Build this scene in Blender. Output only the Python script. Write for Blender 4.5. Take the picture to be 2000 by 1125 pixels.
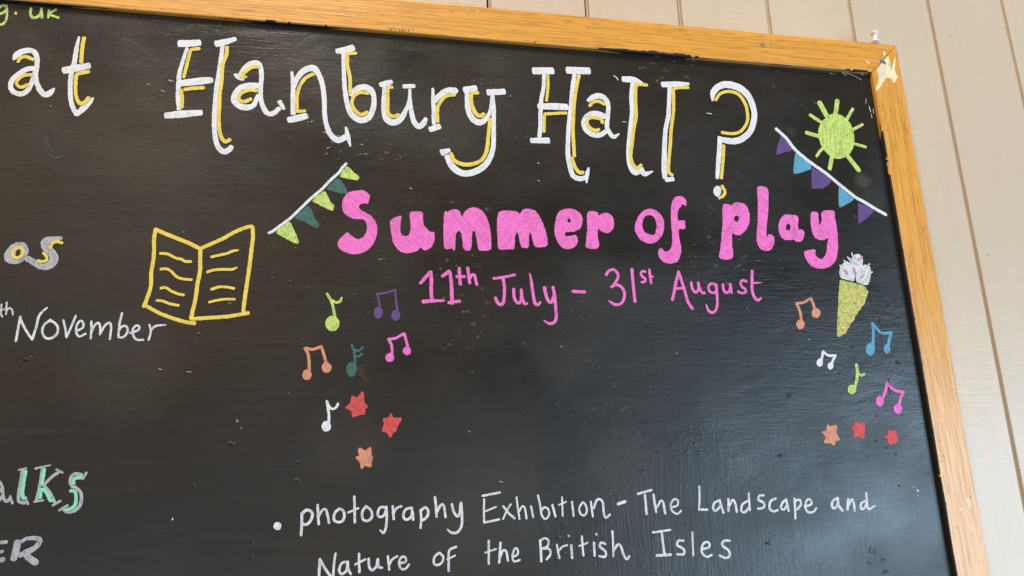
import bpy, bmesh, math, random
from mathutils import Matrix, Vector, noise
from mathutils.geometry import tessellate_polygon

random.seed(7)
for o in list(bpy.data.objects):
    bpy.data.objects.remove(o, do_unlink=True)
SC = bpy.context.scene
COL = SC.collection

# ---------------------------------------------------------------- camera, world, lamps
TOP = 2.05                       # height of the frame's top edge above the ground (m)
cam_d = bpy.data.cameras.new('camera')
cam = bpy.data.objects.new('camera', cam_d)
COL.objects.link(cam)
PITCH, YAW, ROLL = 0.25008384, -0.19704983, -0.02961691
R = Matrix.Rotation(YAW, 3, 'Y') @ Matrix.Rotation(PITCH, 3, 'X') @ Matrix.Rotation(ROLL, 3, 'Z')
M = Matrix(((1, 0, 0), (0, 0, -1), (0, 1, 0)))
cam.matrix_world = Matrix.Translation((-0.72322916, -0.80342595, TOP - 0.57426628)) @ (M @ R).to_4x4()
cam_d.sensor_width = 36.0
cam_d.lens = 1.444 * 18.0
cam_d.clip_start = 0.05
cam_d.clip_end = 100.0
SC.camera = cam

world = bpy.data.worlds.new('World')
SC.world = world
world.use_nodes = True
bg = world.node_tree.nodes['Background']
bg.inputs['Color'].default_value = (1.0, 0.93, 0.84, 1)
bg.inputs['Strength'].default_value = 0.14

def area(name, loc, target, sx, sy, power, color):
    l = bpy.data.lights.new(name, 'AREA')
    l.shape = 'RECTANGLE'
    l.size, l.size_y = sx, sy
    l.energy = power
    l.color = color
    o = bpy.data.objects.new(name, l)
    COL.objects.link(o)
    o.location = loc
    d = Vector(target) - Vector(loc)
    o.rotation_euler = d.to_track_quat('-Z', 'Y').to_euler()
    return o

area('added_overhead_key', (-1.5, -2.1, 5.4), (-0.6, 0, 1.6), 1.4, 1.2, 215, (1.0, 0.92, 0.80))  # unseen key light, added above and kept out of the board's reflection
area('added_warm_fill', (-2.0, -2.6, 2.65), (-0.9, 0, 1.8), 2.6, 1.5, 14, (1.0, 0.70, 0.42))  # added fill, gives the left of the board its brown reflection
area('added_low_fill', (-1.2, -2.6, 0.95), (-0.8, 0, 1.5), 3.0, 1.1, 10, (0.92, 0.96, 1.0))  # added fill, lifts the lower left of the board to neutral grey
area('daylight_opening', (2.2, -2.5, 0.85), (0.6, 0.0, 1.0), 2.2, 2.1, 132, (0.53, 0.77, 1.0))

SC.render.engine = 'CYCLES'
SC.view_settings.view_transform = 'Standard'
SC.view_settings.look = 'None'
SC.view_settings.exposure = 0.0
SC.view_settings.gamma = 1.0
SC.view_settings.use_curve_mapping = False

# ---------------------------------------------------------------- material helpers
class NT:
    def __init__(s, name):
        s.m = bpy.data.materials.new(name)
        s.m.use_nodes = True
        s.t = s.m.node_tree
        s.p = s.t.nodes['Principled BSDF']
        tc = s.t.nodes.new('ShaderNodeTexCoord')
        s.co = tc.outputs['Object']
    def L(s, a, b): s.t.links.new(a, b)
    def map(s, scale, loc=(0, 0, 0), rot=(0, 0, 0), src=None):
        n = s.t.nodes.new('ShaderNodeMapping')
        n.inputs['Scale'].default_value = scale
        n.inputs['Location'].default_value = loc
        n.inputs['Rotation'].default_value = rot
        s.L(src or s.co, n.inputs['Vector'])
        return n.outputs[0]
    def noise(s, vec, scale=1.0, detail=4.0, rough=0.55, dist=0.0):
        n = s.t.nodes.new('ShaderNodeTexNoise')
        n.inputs['Scale'].default_value = scale
        n.inputs['Detail'].default_value = detail
        n.inputs['Roughness'].default_value = rough
        n.inputs['Distortion'].default_value = dist
        s.L(vec, n.inputs['Vector'])
        return n.outputs['Fac']
    def voro(s, vec, scale=1.0, feature='F1', rnd=1.0):
        n = s.t.nodes.new('ShaderNodeTexVoronoi')
        n.feature = feature
        n.inputs['Scale'].default_value = scale
        n.inputs['Randomness'].default_value = rnd
        s.L(vec, n.inputs['Vector'])
        return n.outputs['Distance']
    def ramp(s, fac, *stops):
        n = s.t.nodes.new('ShaderNodeValToRGB')
        e = n.color_ramp.elements
        while len(e) < len(stops): e.new(0.5)
        for k, (p, c) in enumerate(stops):
            e[k].position = p
            e[k].color = (c, c, c, 1) if not isinstance(c, tuple) else (c + (1,))
        s.L(fac, n.inputs['Fac'])
        return n.outputs['Color']
    def mix(s, fac, a, b, mode='MIX'):
        n = s.t.nodes.new('ShaderNodeMix')
        n.data_type = 'RGBA'
        n.blend_type = mode
        for sock, v in ((n.inputs[0], fac), (n.inputs[6], a), (n.inputs[7], b)):
            if isinstance(v, (int, float)): sock.default_value = v
            elif isinstance(v, tuple): sock.default_value = v + (1,)
            else: s.L(v, sock)
        return n.outputs[2]
    def math(s, op, a, b=0.0, c=0.0):
        n = s.t.nodes.new('ShaderNodeMath')
        n.operation = op
        for k, v in enumerate((a, b, c)):
            if isinstance(v, (int, float)): n.inputs[k].default_value = v
            else: s.L(v, n.inputs[k])
        return n.outputs[0]
    def bump(s, h, dist, strength=1.0, prev=None):
        n = s.t.nodes.new('ShaderNodeBump')
        n.inputs['Distance'].default_value = dist
        n.inputs['Strength'].default_value = strength
        s.L(h, n.inputs['Height'])
        if prev is not None: s.L(prev, n.inputs['Normal'])
        return n.outputs[0]
    def out(s, color=None, rough=None, normal=None, spec=None):
        if color is not None:
            if isinstance(color, tuple): s.p.inputs['Base Color'].default_value = color + (1,)
            else: s.L(color, s.p.inputs['Base Color'])
        if rough is not None:
            if isinstance(rough, (int, float)): s.p.inputs['Roughness'].default_value = rough
            else: s.L(rough, s.p.inputs['Roughness'])
        if spec is not None: s.p.inputs['Specular IOR Level'].default_value = spec
        if normal is not None: s.L(normal, s.p.inputs['Normal'])
        return s.m

# blackboard paint: matt-satin black brushed on by hand, brush lines in patches of both directions
def board_material():
    n = NT('blackboard paint')
    big = n.noise(n.map((2.2, 2.2, 2.2)), 1, 3)
    big2 = n.noise(n.map((1.3, 1, 3.0), (4, 0, 2)), 1.6, 4)
    wz = n.t.nodes.new('ShaderNodeVectorMath'); wz.operation = 'MULTIPLY_ADD'
    wn = n.t.nodes.new('ShaderNodeTexNoise'); wn.inputs['Scale'].default_value = 9; wn.inputs['Detail'].default_value = 3
    n.L(n.co, wn.inputs['Vector']); n.L(wn.outputs['Color'], wz.inputs[0]); wz.inputs[1].default_value = (.02, .0, .016); n.L(n.co, wz.inputs[2])
    hs = n.noise(n.map((22, 1, 260), src=wz.outputs[0]), 1, 5, 0.65)
    vs = n.noise(n.map((260, 1, 20), (3, 1, 2), src=wz.outputs[0]), 1, 5, 0.65)
    mask = n.ramp(n.noise(n.map((2.0, 1, 1.6), (7.3, 0, 1.1)), 1, 2), (0.44, 0.0), (0.6, 1.0))
    brush = n.mix(mask, hs, vs)
    amp = n.ramp(n.noise(n.map((3.0, 1, 4.0), (1.3, 0, 5.1)), 1, 3), (0.35, 0.25), (0.68, 1.0))
    h1 = n.math('MULTIPLY', brush, amp)
    grit = n.noise(n.map((420, 420, 420)), 1, 3, 0.6)
    # dried lumps and bits in the paint, thicker in some patches
    dv = n.t.nodes.new('ShaderNodeVectorMath'); dv.operation = 'MULTIPLY_ADD'
    nz = n.t.nodes.new('ShaderNodeTexNoise'); nz.inputs['Scale'].default_value = 130; nz.inputs['Detail'].default_value = 3
    n.L(n.co, nz.inputs['Vector']); n.L(nz.outputs['Color'], dv.inputs[0]); dv.inputs[1].default_value = (.014, .014, .010); n.L(n.co, dv.inputs[2])
    wv = dv.outputs[0]
    lv = n.voro(n.map((75, 75, 120), (0.3, 0, 0.7), src=wv))
    lmask = n.ramp(n.noise(n.map((5.5, 1, 5.5), (9, 0, 3)), 1, 4), (0.56, 0.0), (0.66, 1.0))
    lump = n.math('MULTIPLY', n.ramp(lv, (0.10, 1.0), (0.27, 0.0)), lmask)
    lv2 = n.voro(n.map((19, 19, 30), (5, 0, 2), src=wv))
    lump2 = n.ramp(lv2, (0.02, 1.0), (0.065, 0.0))
    flow = n.noise(n.map((14, 1, 26), (2, 0, 8)), 1, 4, 0.6, 0.6)
    b = n.bump(h1, 0.00055)
    b = n.bump(grit, 0.00016, 1, b)
    b = n.bump(flow, 0.0009, 1, b)
    b = n.bump(n.math('MAXIMUM', lump, lump2), 0.0009, 1, b)
    col = n.mix(n.ramp(big, (0.38, 0.0), (0.66, 1.0)), (0.0085, 0.0073, 0.0062), (0.0225, 0.0162, 0.0110))
    col = n.mix(n.math('MULTIPLY', n.ramp(big2, (0.55, 0.0), (0.75, 1.0)), 0.65), col, (0.026, 0.023, 0.021))
    streak = n.noise(n.map((5, 1, 120), (1, 0, 4)), 1, 4, 0.6)
    col = n.mix(n.math('MULTIPLY', n.ramp(streak, (0.56, 0.0), (0.74, 1.0)), 0.35), col, (0.034, 0.028, 0.021))
    # wiped-off chalk haze left in a few places
    for (x, z, r, s, c) in MARKS_WIPED:
        d = n.t.nodes.new('ShaderNodeVectorMath'); d.operation = 'DISTANCE'
        n.L(n.co, d.inputs[0]); d.inputs[1].default_value = (x - BX, BY, z + TOP - BZ)
        wob = n.math('ADD', d.outputs['Value'], n.math('MULTIPLY', n.math('SUBTRACT', n.noise(n.map((60, 60, 60)), 1, 4, .6), 0.5), r * 0.9))
        f = n.ramp(n.math('DIVIDE', wob, r), (0.45, 1.0), (1.0, 0.0))
        col = n.mix(n.math('MULTIPLY', f, s), col, c)
    rough = n.math('ADD', n.math('MULTIPLY', n.ramp(n.noise(n.map((3.4, 1, 5), (3, 3, 3)), 1.4, 5), (0.36, 0.0), (0.64, 1.0)), 0.22), 0.25)
    return n.out(col, rough, b, 0.5)

# marker paint: slightly uneven cover with pinholes where the black shows through
PAINT = {
 'white': (0.72, 0.71, 0.73), 'yellow': (0.78, 0.57, 0.09), 'lime': (0.53, 0.66, 0.16), 'pink': (0.82, 0.165, 0.52),
 'purple': (0.120, 0.062, 0.215), 'sky': (0.105, 0.33, 0.49), 'teal': (0.050, 0.135, 0.115), 'peach': (0.66, 0.27, 0.16),
 'red': (0.66, 0.075, 0.075), 'silver': (0.42, 0.42, 0.44), 'mint': (0.25, 0.70, 0.44), 'cone': (0.47, 0.52, 0.13),
 'apricot': (0.86, 0.55, 0.22), 'cream': (0.66, 0.66, 0.67), 'ghost': (0.048, 0.045, 0.042), 'scrape': (0.10, 0.072, 0.046), 'chalk': (0.68, 0.68, 0.71),
}
COVER = {'white': .10, 'yellow': .10, 'lime': .38, 'pink': .22, 'purple': .22, 'sky': .2, 'teal': .35, 'peach': .3, 'red': .28,
         'silver': .34, 'mint': .08, 'cone': .5, 'apricot': .2, 'cream': .38, 'ghost': .9, 'chalk': .30, 'scrape': .7}
MATS = {}
def paint(c):
    if c in MATS: return MATS[c]
    n = NT(c + ' marker paint')
    base = PAINT[c]; k = COVER[c]
    at = n.t.nodes.new('ShaderNodeAttribute'); at.attribute_name = 'across'
    mid = n.noise(n.map((150, 150, 190)), 1, 4, 0.7)
    inf = n.t.nodes.new('ShaderNodeObjectInfo')
    vr = n.t.nodes.new('ShaderNodeVectorRotate'); vr.rotation_type = 'Y_AXIS'
    n.L(n.co, vr.inputs['Vector']); n.L(n.math('MULTIPLY', n.math('SUBTRACT', inf.outputs['Random'], 0.5), 1.9), vr.inputs['Angle'])
    strk = n.noise(n.map((330, 300, 42), (1, 2, 3), src=vr.outputs[0]), 1, 3, 0.6, 0.4)
    line = n.ramp(n.noise(n.map((400, 300, 36), (4, 2, 9), src=vr.outputs[0]), 1, 2, 0.5, 0.5), (0.575, 0.0), (0.62, 1.0))
    pin = n.noise(n.map((330, 330, 520)), 1, 4, 0.7)
    dark = tuple(0.30 * v + 0.012 for v in base)
    thin = tuple(0.60 * v + 0.008 for v in base)
    f1 = n.math('MULTIPLY', n.ramp(n.math('ADD', n.math('MULTIPLY', mid, .5), n.math('MULTIPLY', strk, .5)), (0.475, 0.0), (0.56, 1.0)), min(1, k * 1.7 + .30))
    f1 = n.math('MULTIPLY', f1, n.math('ADD', n.math('MULTIPLY', at.outputs['Fac'], 0.7), 0.3))
    col = n.mix(f1, base, thin)
    f2 = n.math('MULTIPLY', n.ramp(pin, (0.585, 0.0), (0.64, 1.0)), min(1, k * 2.0 + .15))
    col = n.mix(f2, col, dark)
    patch = n.ramp(n.noise(n.map((38, 38, 38), (2, 5, 2)), 1, 3), (0.40, 0.25), (0.62, 1.0))
    col = n.mix(n.math('MULTIPLY', n.math('MULTIPLY', line, patch), n.math('MULTIPLY', at.outputs['Fac'], min(.75, k * 1.5 + .18))), col, dark)
    b = n.bump(n.noise(n.map((420, 420, 420)), 1, 3), 0.00012)
    MATS[c] = n.out(col, 0.62, b, 0.3)
    return MATS[c]

def oak(name, along_x, chips=()):
    n = NT(name)
    if along_x: sc = lambda a, c: (a, c, c)
    else: sc = lambda a, c: (c, c, a)
    rot = (0, 0.0, 0)
    w = n.noise(n.map(sc(2.2, 30), (1, 2, 3)), 1, 3)
    warp = n.t.nodes.new('ShaderNodeVectorMath'); warp.operation = 'MULTIPLY_ADD'
    cmb = n.t.nodes.new('ShaderNodeCombineXYZ')
    for k in range(3): n.L(w, cmb.inputs[k])
    n.L(cmb.outputs[0], warp.inputs[0])
    warp.inputs[1].default_value = (0, .006, .006) if along_x else (.006, .006, 0)
    n.L(n.co, warp.inputs[2])
    v = warp.outputs[0]
    g1 = n.noise(n.map(sc(10, 400), src=v), 1, 2, 0.4)
    g2 = n.noise(n.map(sc(38, 620), (3, 1, 4), src=v), 1, 2, 0.5)
    g3 = n.noise(n.map(sc(1.6, 50), (8, 1, 4), src=v), 1, 3, 0.6)
    col = n.mix(n.ramp(g3, (0.3, 0.0), (0.7, 1.0)), (0.76, 0.365, 0.070), (0.68, 0.305, 0.052))
    col = n.mix(n.math('MULTIPLY', n.ramp(g1, (0.50, 0.0), (0.60, 1.0)), 0.46), col, (0.42, 0.165, 0.028))
    col = n.mix(n.math('MULTIPLY', n.ramp(g2, (0.55, 0.0), (0.70, 1.0)), 0.55), col, (0.27, 0.10, 0.018))
    pale = n.ramp(n.noise(n.map((30, 30, 30), (5, 5, 5)), 1, 3), (0.60, 0.0), (0.78, 1.0))
    col = n.mix(n.math('MULTIPLY', pale, 0.25), col, (0.76, 0.41, 0.11))
    b = n.bump(g1, 0.0003, 0.8)
    b = n.bump(g2, 0.00015, 0.8, b)
    return n.out(col, n.math('ADD', n.math('MULTIPLY', g1, 0.15), 0.24), b, 0.6)

def wall_material():
    n = NT('cream wall paint')
    a = n.noise(n.map((60, 60, 2.2)), 1, 4, 0.6)
    h = n.noise(n.map((9, 9, 210), (1, 4, 2)), 1, 4, 0.6)
    c = n.noise(n.map((3, 3, 2)), 1, 4, 0.6)
    hm = n.ramp(n.noise(n.map((2.5, 1, 2), (4, 0, 4)), 1, 2), (0.42, 0.1), (0.62, 1.0))
    col = n.mix(n.ramp(c, (0.35, 0.0), (0.7, 1.0)), (0.595, 0.475, 0.352), (0.55, 0.433, 0.316))
    grime = n.ramp(n.noise(n.map((26, 26, 40), (2, 7, 1)), 1, 6, 0.7), (0.66, 0.0), (0.76, 1.0))
    col = n.mix(n.math('MULTIPLY', grime, 0.22), col, (0.52, 0.45, 0.37))
    sx = n.t.nodes.new('ShaderNodeSeparateXYZ'); n.L(n.co, sx.inputs[0])
    wn = n.t.nodes.new('ShaderNodeTexWhiteNoise'); wn.noise_dimensions = '1D'
    n.L(n.math('FLOOR', n.math('DIVIDE', n.math('SUBTRACT', sx.outputs[0], 0.09458), 0.134266)), wn.inputs['W'])
    col = n.mix(n.math('MULTIPLY', wn.outputs['Value'], 0.55), col, (0.535, 0.425, 0.315))
    fleck = n.ramp(n.voro(n.map((16, 16, 22), (1, 1, 1))), (0.022, 1.0), (0.04, 0.0))
    col = n.mix(n.math('MULTIPLY', fleck, 0.7), col, (0.24, 0.19, 0.14))
    vst = n.noise(n.map((90, 9, 1.6), (6, 3, 1)), 1, 5, 0.65)
    col = n.mix(n.math('MULTIPLY', n.ramp(vst, (0.52, 0.0), (0.72, 1.0)), 0.30), col, (0.47, 0.375, 0.28))
    b = n.bump(a, 0.0008, 0.8)
    b = n.bump(n.noise(n.map((34, 34, 24), (3, 1, 6)), 1, 4, 0.6, 0.8), 0.0016, 0.7, b)
    b = n.bump(n.math('MULTIPLY', h, hm), 0.0009, 0.8, b)
    b = n.bump(n.noise(n.map((500, 500, 500)), 1, 3), 0.00012, 1, b)
    return n.out(col, n.math('ADD', n.math('MULTIPLY', c, 0.2), 0.24), b, 0.55)

def plain(name, col, rough=0.5, var=0.25, scale=250, spec=0.5):
    n = NT(name)
    f = n.ramp(n.noise(n.map((scale,) * 3), 1, 4, 0.6), (0.35, 0.0), (0.7, 1.0))
    b = n.bump(f, 0.00015)
    return n.out(n.mix(f, col, tuple(v * (1 - var) for v in col)), rough, b, spec)

# ---------------------------------------------------------------- mesh helpers
# board drawing plane: x to the right, y up, both measured in metres from the frame's outer top right corner
DEEP = 0.006                     # board surface lies this far behind the face of the frame
BW, BH = 1.82, 1.22              # outer size of the whole blackboard
FW = 0.046                       # frame width
BX, BY, BZ = -BW / 2, DEEP, TOP - BH     # base of the blackboard (root)
MARKS_WIPED = [(-0.0833, -0.2071, 0.016, 0.85, (0.060, 0.050, 0.036)), (-0.0723, -0.2319, 0.024, 0.5, (0.034, 0.036, 0.032)),
               (-0.178, -0.142, 0.010, 0.5, (0.075, 0.068, 0.060)),
               (-0.745, -0.535, 0.05, 0.25, (0.050, 0.042, 0.033)),
               (-0.86, -0.235, 0.07, 0.75, (0.006, 0.0055, 0.005)), (-0.775, -0.235, 0.075, 0.7, (0.006, 0.0055, 0.005)), (-0.97, -0.20, 0.075, 0.6, (0.034, 0.026, 0.018)),
               (-0.60, -0.60, 0.085, 0.30, (0.042, 0.038, 0.034)), (-0.44, -0.575, 0.06, 0.30, (0.042, 0.038, 0.034)), (-0.97, -0.46, 0.07, 0.35, (0.044, 0.040, 0.036)),
               (-0.503, -0.44, 0.05, 0.30, (0.036, 0.031, 0.026)), (-0.31, -0.50, 0.045, 0.30, (0.038, 0.035, 0.033)), (-0.465, -0.335, 0.04, 0.22, (0.04, 0.032, 0.024))]
def W(x, y, lift=0.0):           # drawing plane -> coordinates relative to the blackboard's root
    return Vector((x - BX, -lift, y + TOP - BZ))

def link(name, me, mat, parent=None):
    o = bpy.data.objects.new(name, me)
    COL.objects.link(o)
    if mat: me.materials.append(mat)
    if parent: o.parent = parent
    return o

def mesh(name, verts, faces, across=None, smooth=False):
    me = bpy.data.meshes.new(name)
    me.from_pydata([tuple(v) for v in verts], [], faces)
    me.update()
    if across is not None:
        at = me.attributes.new('across', 'FLOAT', 'POINT')
        at.data.foreach_set('value', across)
    if smooth:
        me.polygons.foreach_set('use_smooth', [True] * len(me.polygons))
    return me

def catmull(pts, step, closed=False):
    n = len(pts); res = []
    rng = n if closed else n - 1
    for i in range(rng):
        if closed: p0, p1, p2, p3 = (pts[(i + k) % n] for k in (-1, 0, 1, 2))
        else: p0, p1, p2, p3 = pts[max(i - 1, 0)], pts[i], pts[i + 1], pts[min(i + 2, n - 1)]
        ln = math.dist(p1[:2], p2[:2]); m = max(2, int(ln / step))
        for k in range(m):
            t = k / m
            res.append(tuple(0.5 * ((2 * b) + (c - a) * t + (2 * a - 5 * b + 4 * c - d) * t * t + (3 * b - a - 3 * c + d) * t ** 3)
                             for a, b, c, d in zip(p0, p1, p2, p3)))
    if not closed: res.append(tuple(pts[-1]))
    return res

class Ink:
    def __init__(s): s.v = []; s.f = []; s.a = []
    def stroke(s, raw, z, blunt=1.0, ragged=1.0):
        pts = [(raw[i] * 1e-4, raw[i + 1] * 1e-4, raw[i + 2] * 1e-4) for i in range(0, len(raw), 3)]
        P = catmull(pts, 0.0012)
        P = [P[0]] + [p for a, p in zip(P, P[1:]) if math.dist(a[:2], p[:2]) > 1e-5]
        n = len(P)
        T = []
        for i in range(n):
            a, b = P[max(i - 2, 0)], P[min(i + 2, n - 1)]
            d = Vector((b[0] - a[0], b[1] - a[1]))
            T.append(d.normalized() if d.length > 1e-9 else Vector((1, 0)))
        rows = []
        def cap(p, t, sgn):
            out = []
            for k in range(1, 5):
                an = k / 4 * math.pi / 2
                r = p[2] / 2
                out.append((p[0] + t.x * sgn * r * blunt * math.sin(an), p[1] + t.y * sgn * r * blunt * math.sin(an), max(p[2] * math.cos(an) ** (0.6 + .4 * blunt), 1e-4), t))
            return out
        rows += reversed(cap(P[0], T[0], -1))
        rows += [(p[0], p[1], p[2], t) for p, t in zip(P, T)]
        rows += cap(P[-1], T[-1], 1)
        base = len(s.v); sd = random.random() * 99
        prof = ((-1, -0.00004, 0), (-0.86, 0.00006, .15), (-.4, 0.00009, .8), (.4, 0.00009, .8), (0.86, 0.00006, .15), (1, -0.00004, 0))
        N = len(rows)
        for i, (x, y, w, t) in enumerate(rows):
            nx, ny = -t.y, t.x
            lift = z + 0.000008 * i / N
            for (u, h, ac) in prof:
                j = 0.0
                if abs(u) > .8:
                    sg = 1 if u > 0 else -1
                    q = Vector((x * 520, y * 520, sd + sg * 7))
                    q2 = Vector((x * 1500, y * 1500, sd - sg * 7))
                    j = (noise.noise(q) * 0.00042 + noise.noise(q2) * 0.00030) * ragged * min(1, w / 0.005) * (1 if u > 0 else -1)
                off = u * w / 2 + j * min(1, w / 0.002)
                s.v.append(W(x + nx * off, y + ny * off, lift + h)); s.a.append(ac)
        k = len(prof)
        for i in range(N - 1):
            for c in range(k - 1):
                a = base + i * k + c
                s.f.append((a, a + k, a + k + 1, a + 1))
    def fill(s, loops, z, soft=True, ragged=1.0):
        L = []
        for raw in loops:
            pts = [(raw[i] * 1e-4, raw[i + 1] * 1e-4) for i in range(0, len(raw), 2)]
            if soft: P = catmull(pts, 0.0012, True)
            else:
                P = []
                for i, a in enumerate(pts):
                    b = pts[(i + 1) % len(pts)]
                    m = max(2, int(math.dist(a, b) / 0.0012))
                    P += [(a[0] + (b[0] - a[0]) * t / m, a[1] + (b[1] - a[1]) * t / m) for t in range(m)]
                for _ in range(2):
                    P = [tuple(0.25 * P[i - 1][k] + 0.5 * P[i][k] + 0.25 * P[(i + 1) % len(P)][k] for k in (0, 1)) for i in range(len(P))]
            sd = random.random() * 99
            P = [(x + ragged * (noise.noise(Vector((x * 520, y * 520, sd))) * 0.0005 + noise.noise(Vector((x * 1500, y * 1500, sd))) * 0.0003),
                  y + ragged * (noise.noise(Vector((x * 520, y * 520, sd + 40))) * 0.0005 + noise.noise(Vector((x * 1500, y * 1500, sd + 40))) * 0.0003)) for x, y in P]
            L.append(P)
        tris = tessellate_polygon([[Vector((x, y, 0)) for x, y in P] for P in L])
        flat = [p for P in L for p in P]
        base = len(s.v); n = len(flat)
        for x, y in flat: s.v.append(W(x, y, z + 0.00008)); s.a.append(0.7)
        for x, y in flat: s.v.append(W(x, y, z - 0.00004)); s.a.append(0.0)
        for a, b, c in tris:
            A, B, C_ = flat[a], flat[b], flat[c]
            cr = (B[0] - A[0]) * (C_[1] - A[1]) - (B[1] - A[1]) * (C_[0] - A[0])
            s.f.append((base + a, base + b, base + c) if cr > 0 else (base + a, base + c, base + b))
        st = base
        for P in L:
            m = len(P)
            for i in range(m):
                a, b = st + i, st + (i + 1) % m
                s.f.append((a, a + n, b + n, b))
            st += m
    def build(s, name, mat, parent):
        return link(name, mesh(name, s.v, s.f, s.a), mat, parent)

def box_mesh(name, lo, hi, bevel=0.0):
    bm = bmesh.new()
    bmesh.ops.create_cube(bm, size=1)
    for v in bm.verts:
        v.co = Vector([lo[k] if v.co[k] < 0 else hi[k] for k in range(3)])
    if bevel:
        bmesh.ops.bevel(bm, geom=bm.edges[:], offset=bevel, segments=2, affect='EDGES', profile=0.5)
    me = bpy.data.meshes.new(name)
    bm.to_mesh(me); bm.free()
    return me

def tag(o, label=None, cat=None, group=None, kind=None):
    for k, v in (('label', label), ('category', cat), ('group', group), ('kind', kind)):
        if v: o[k] = v

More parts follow.
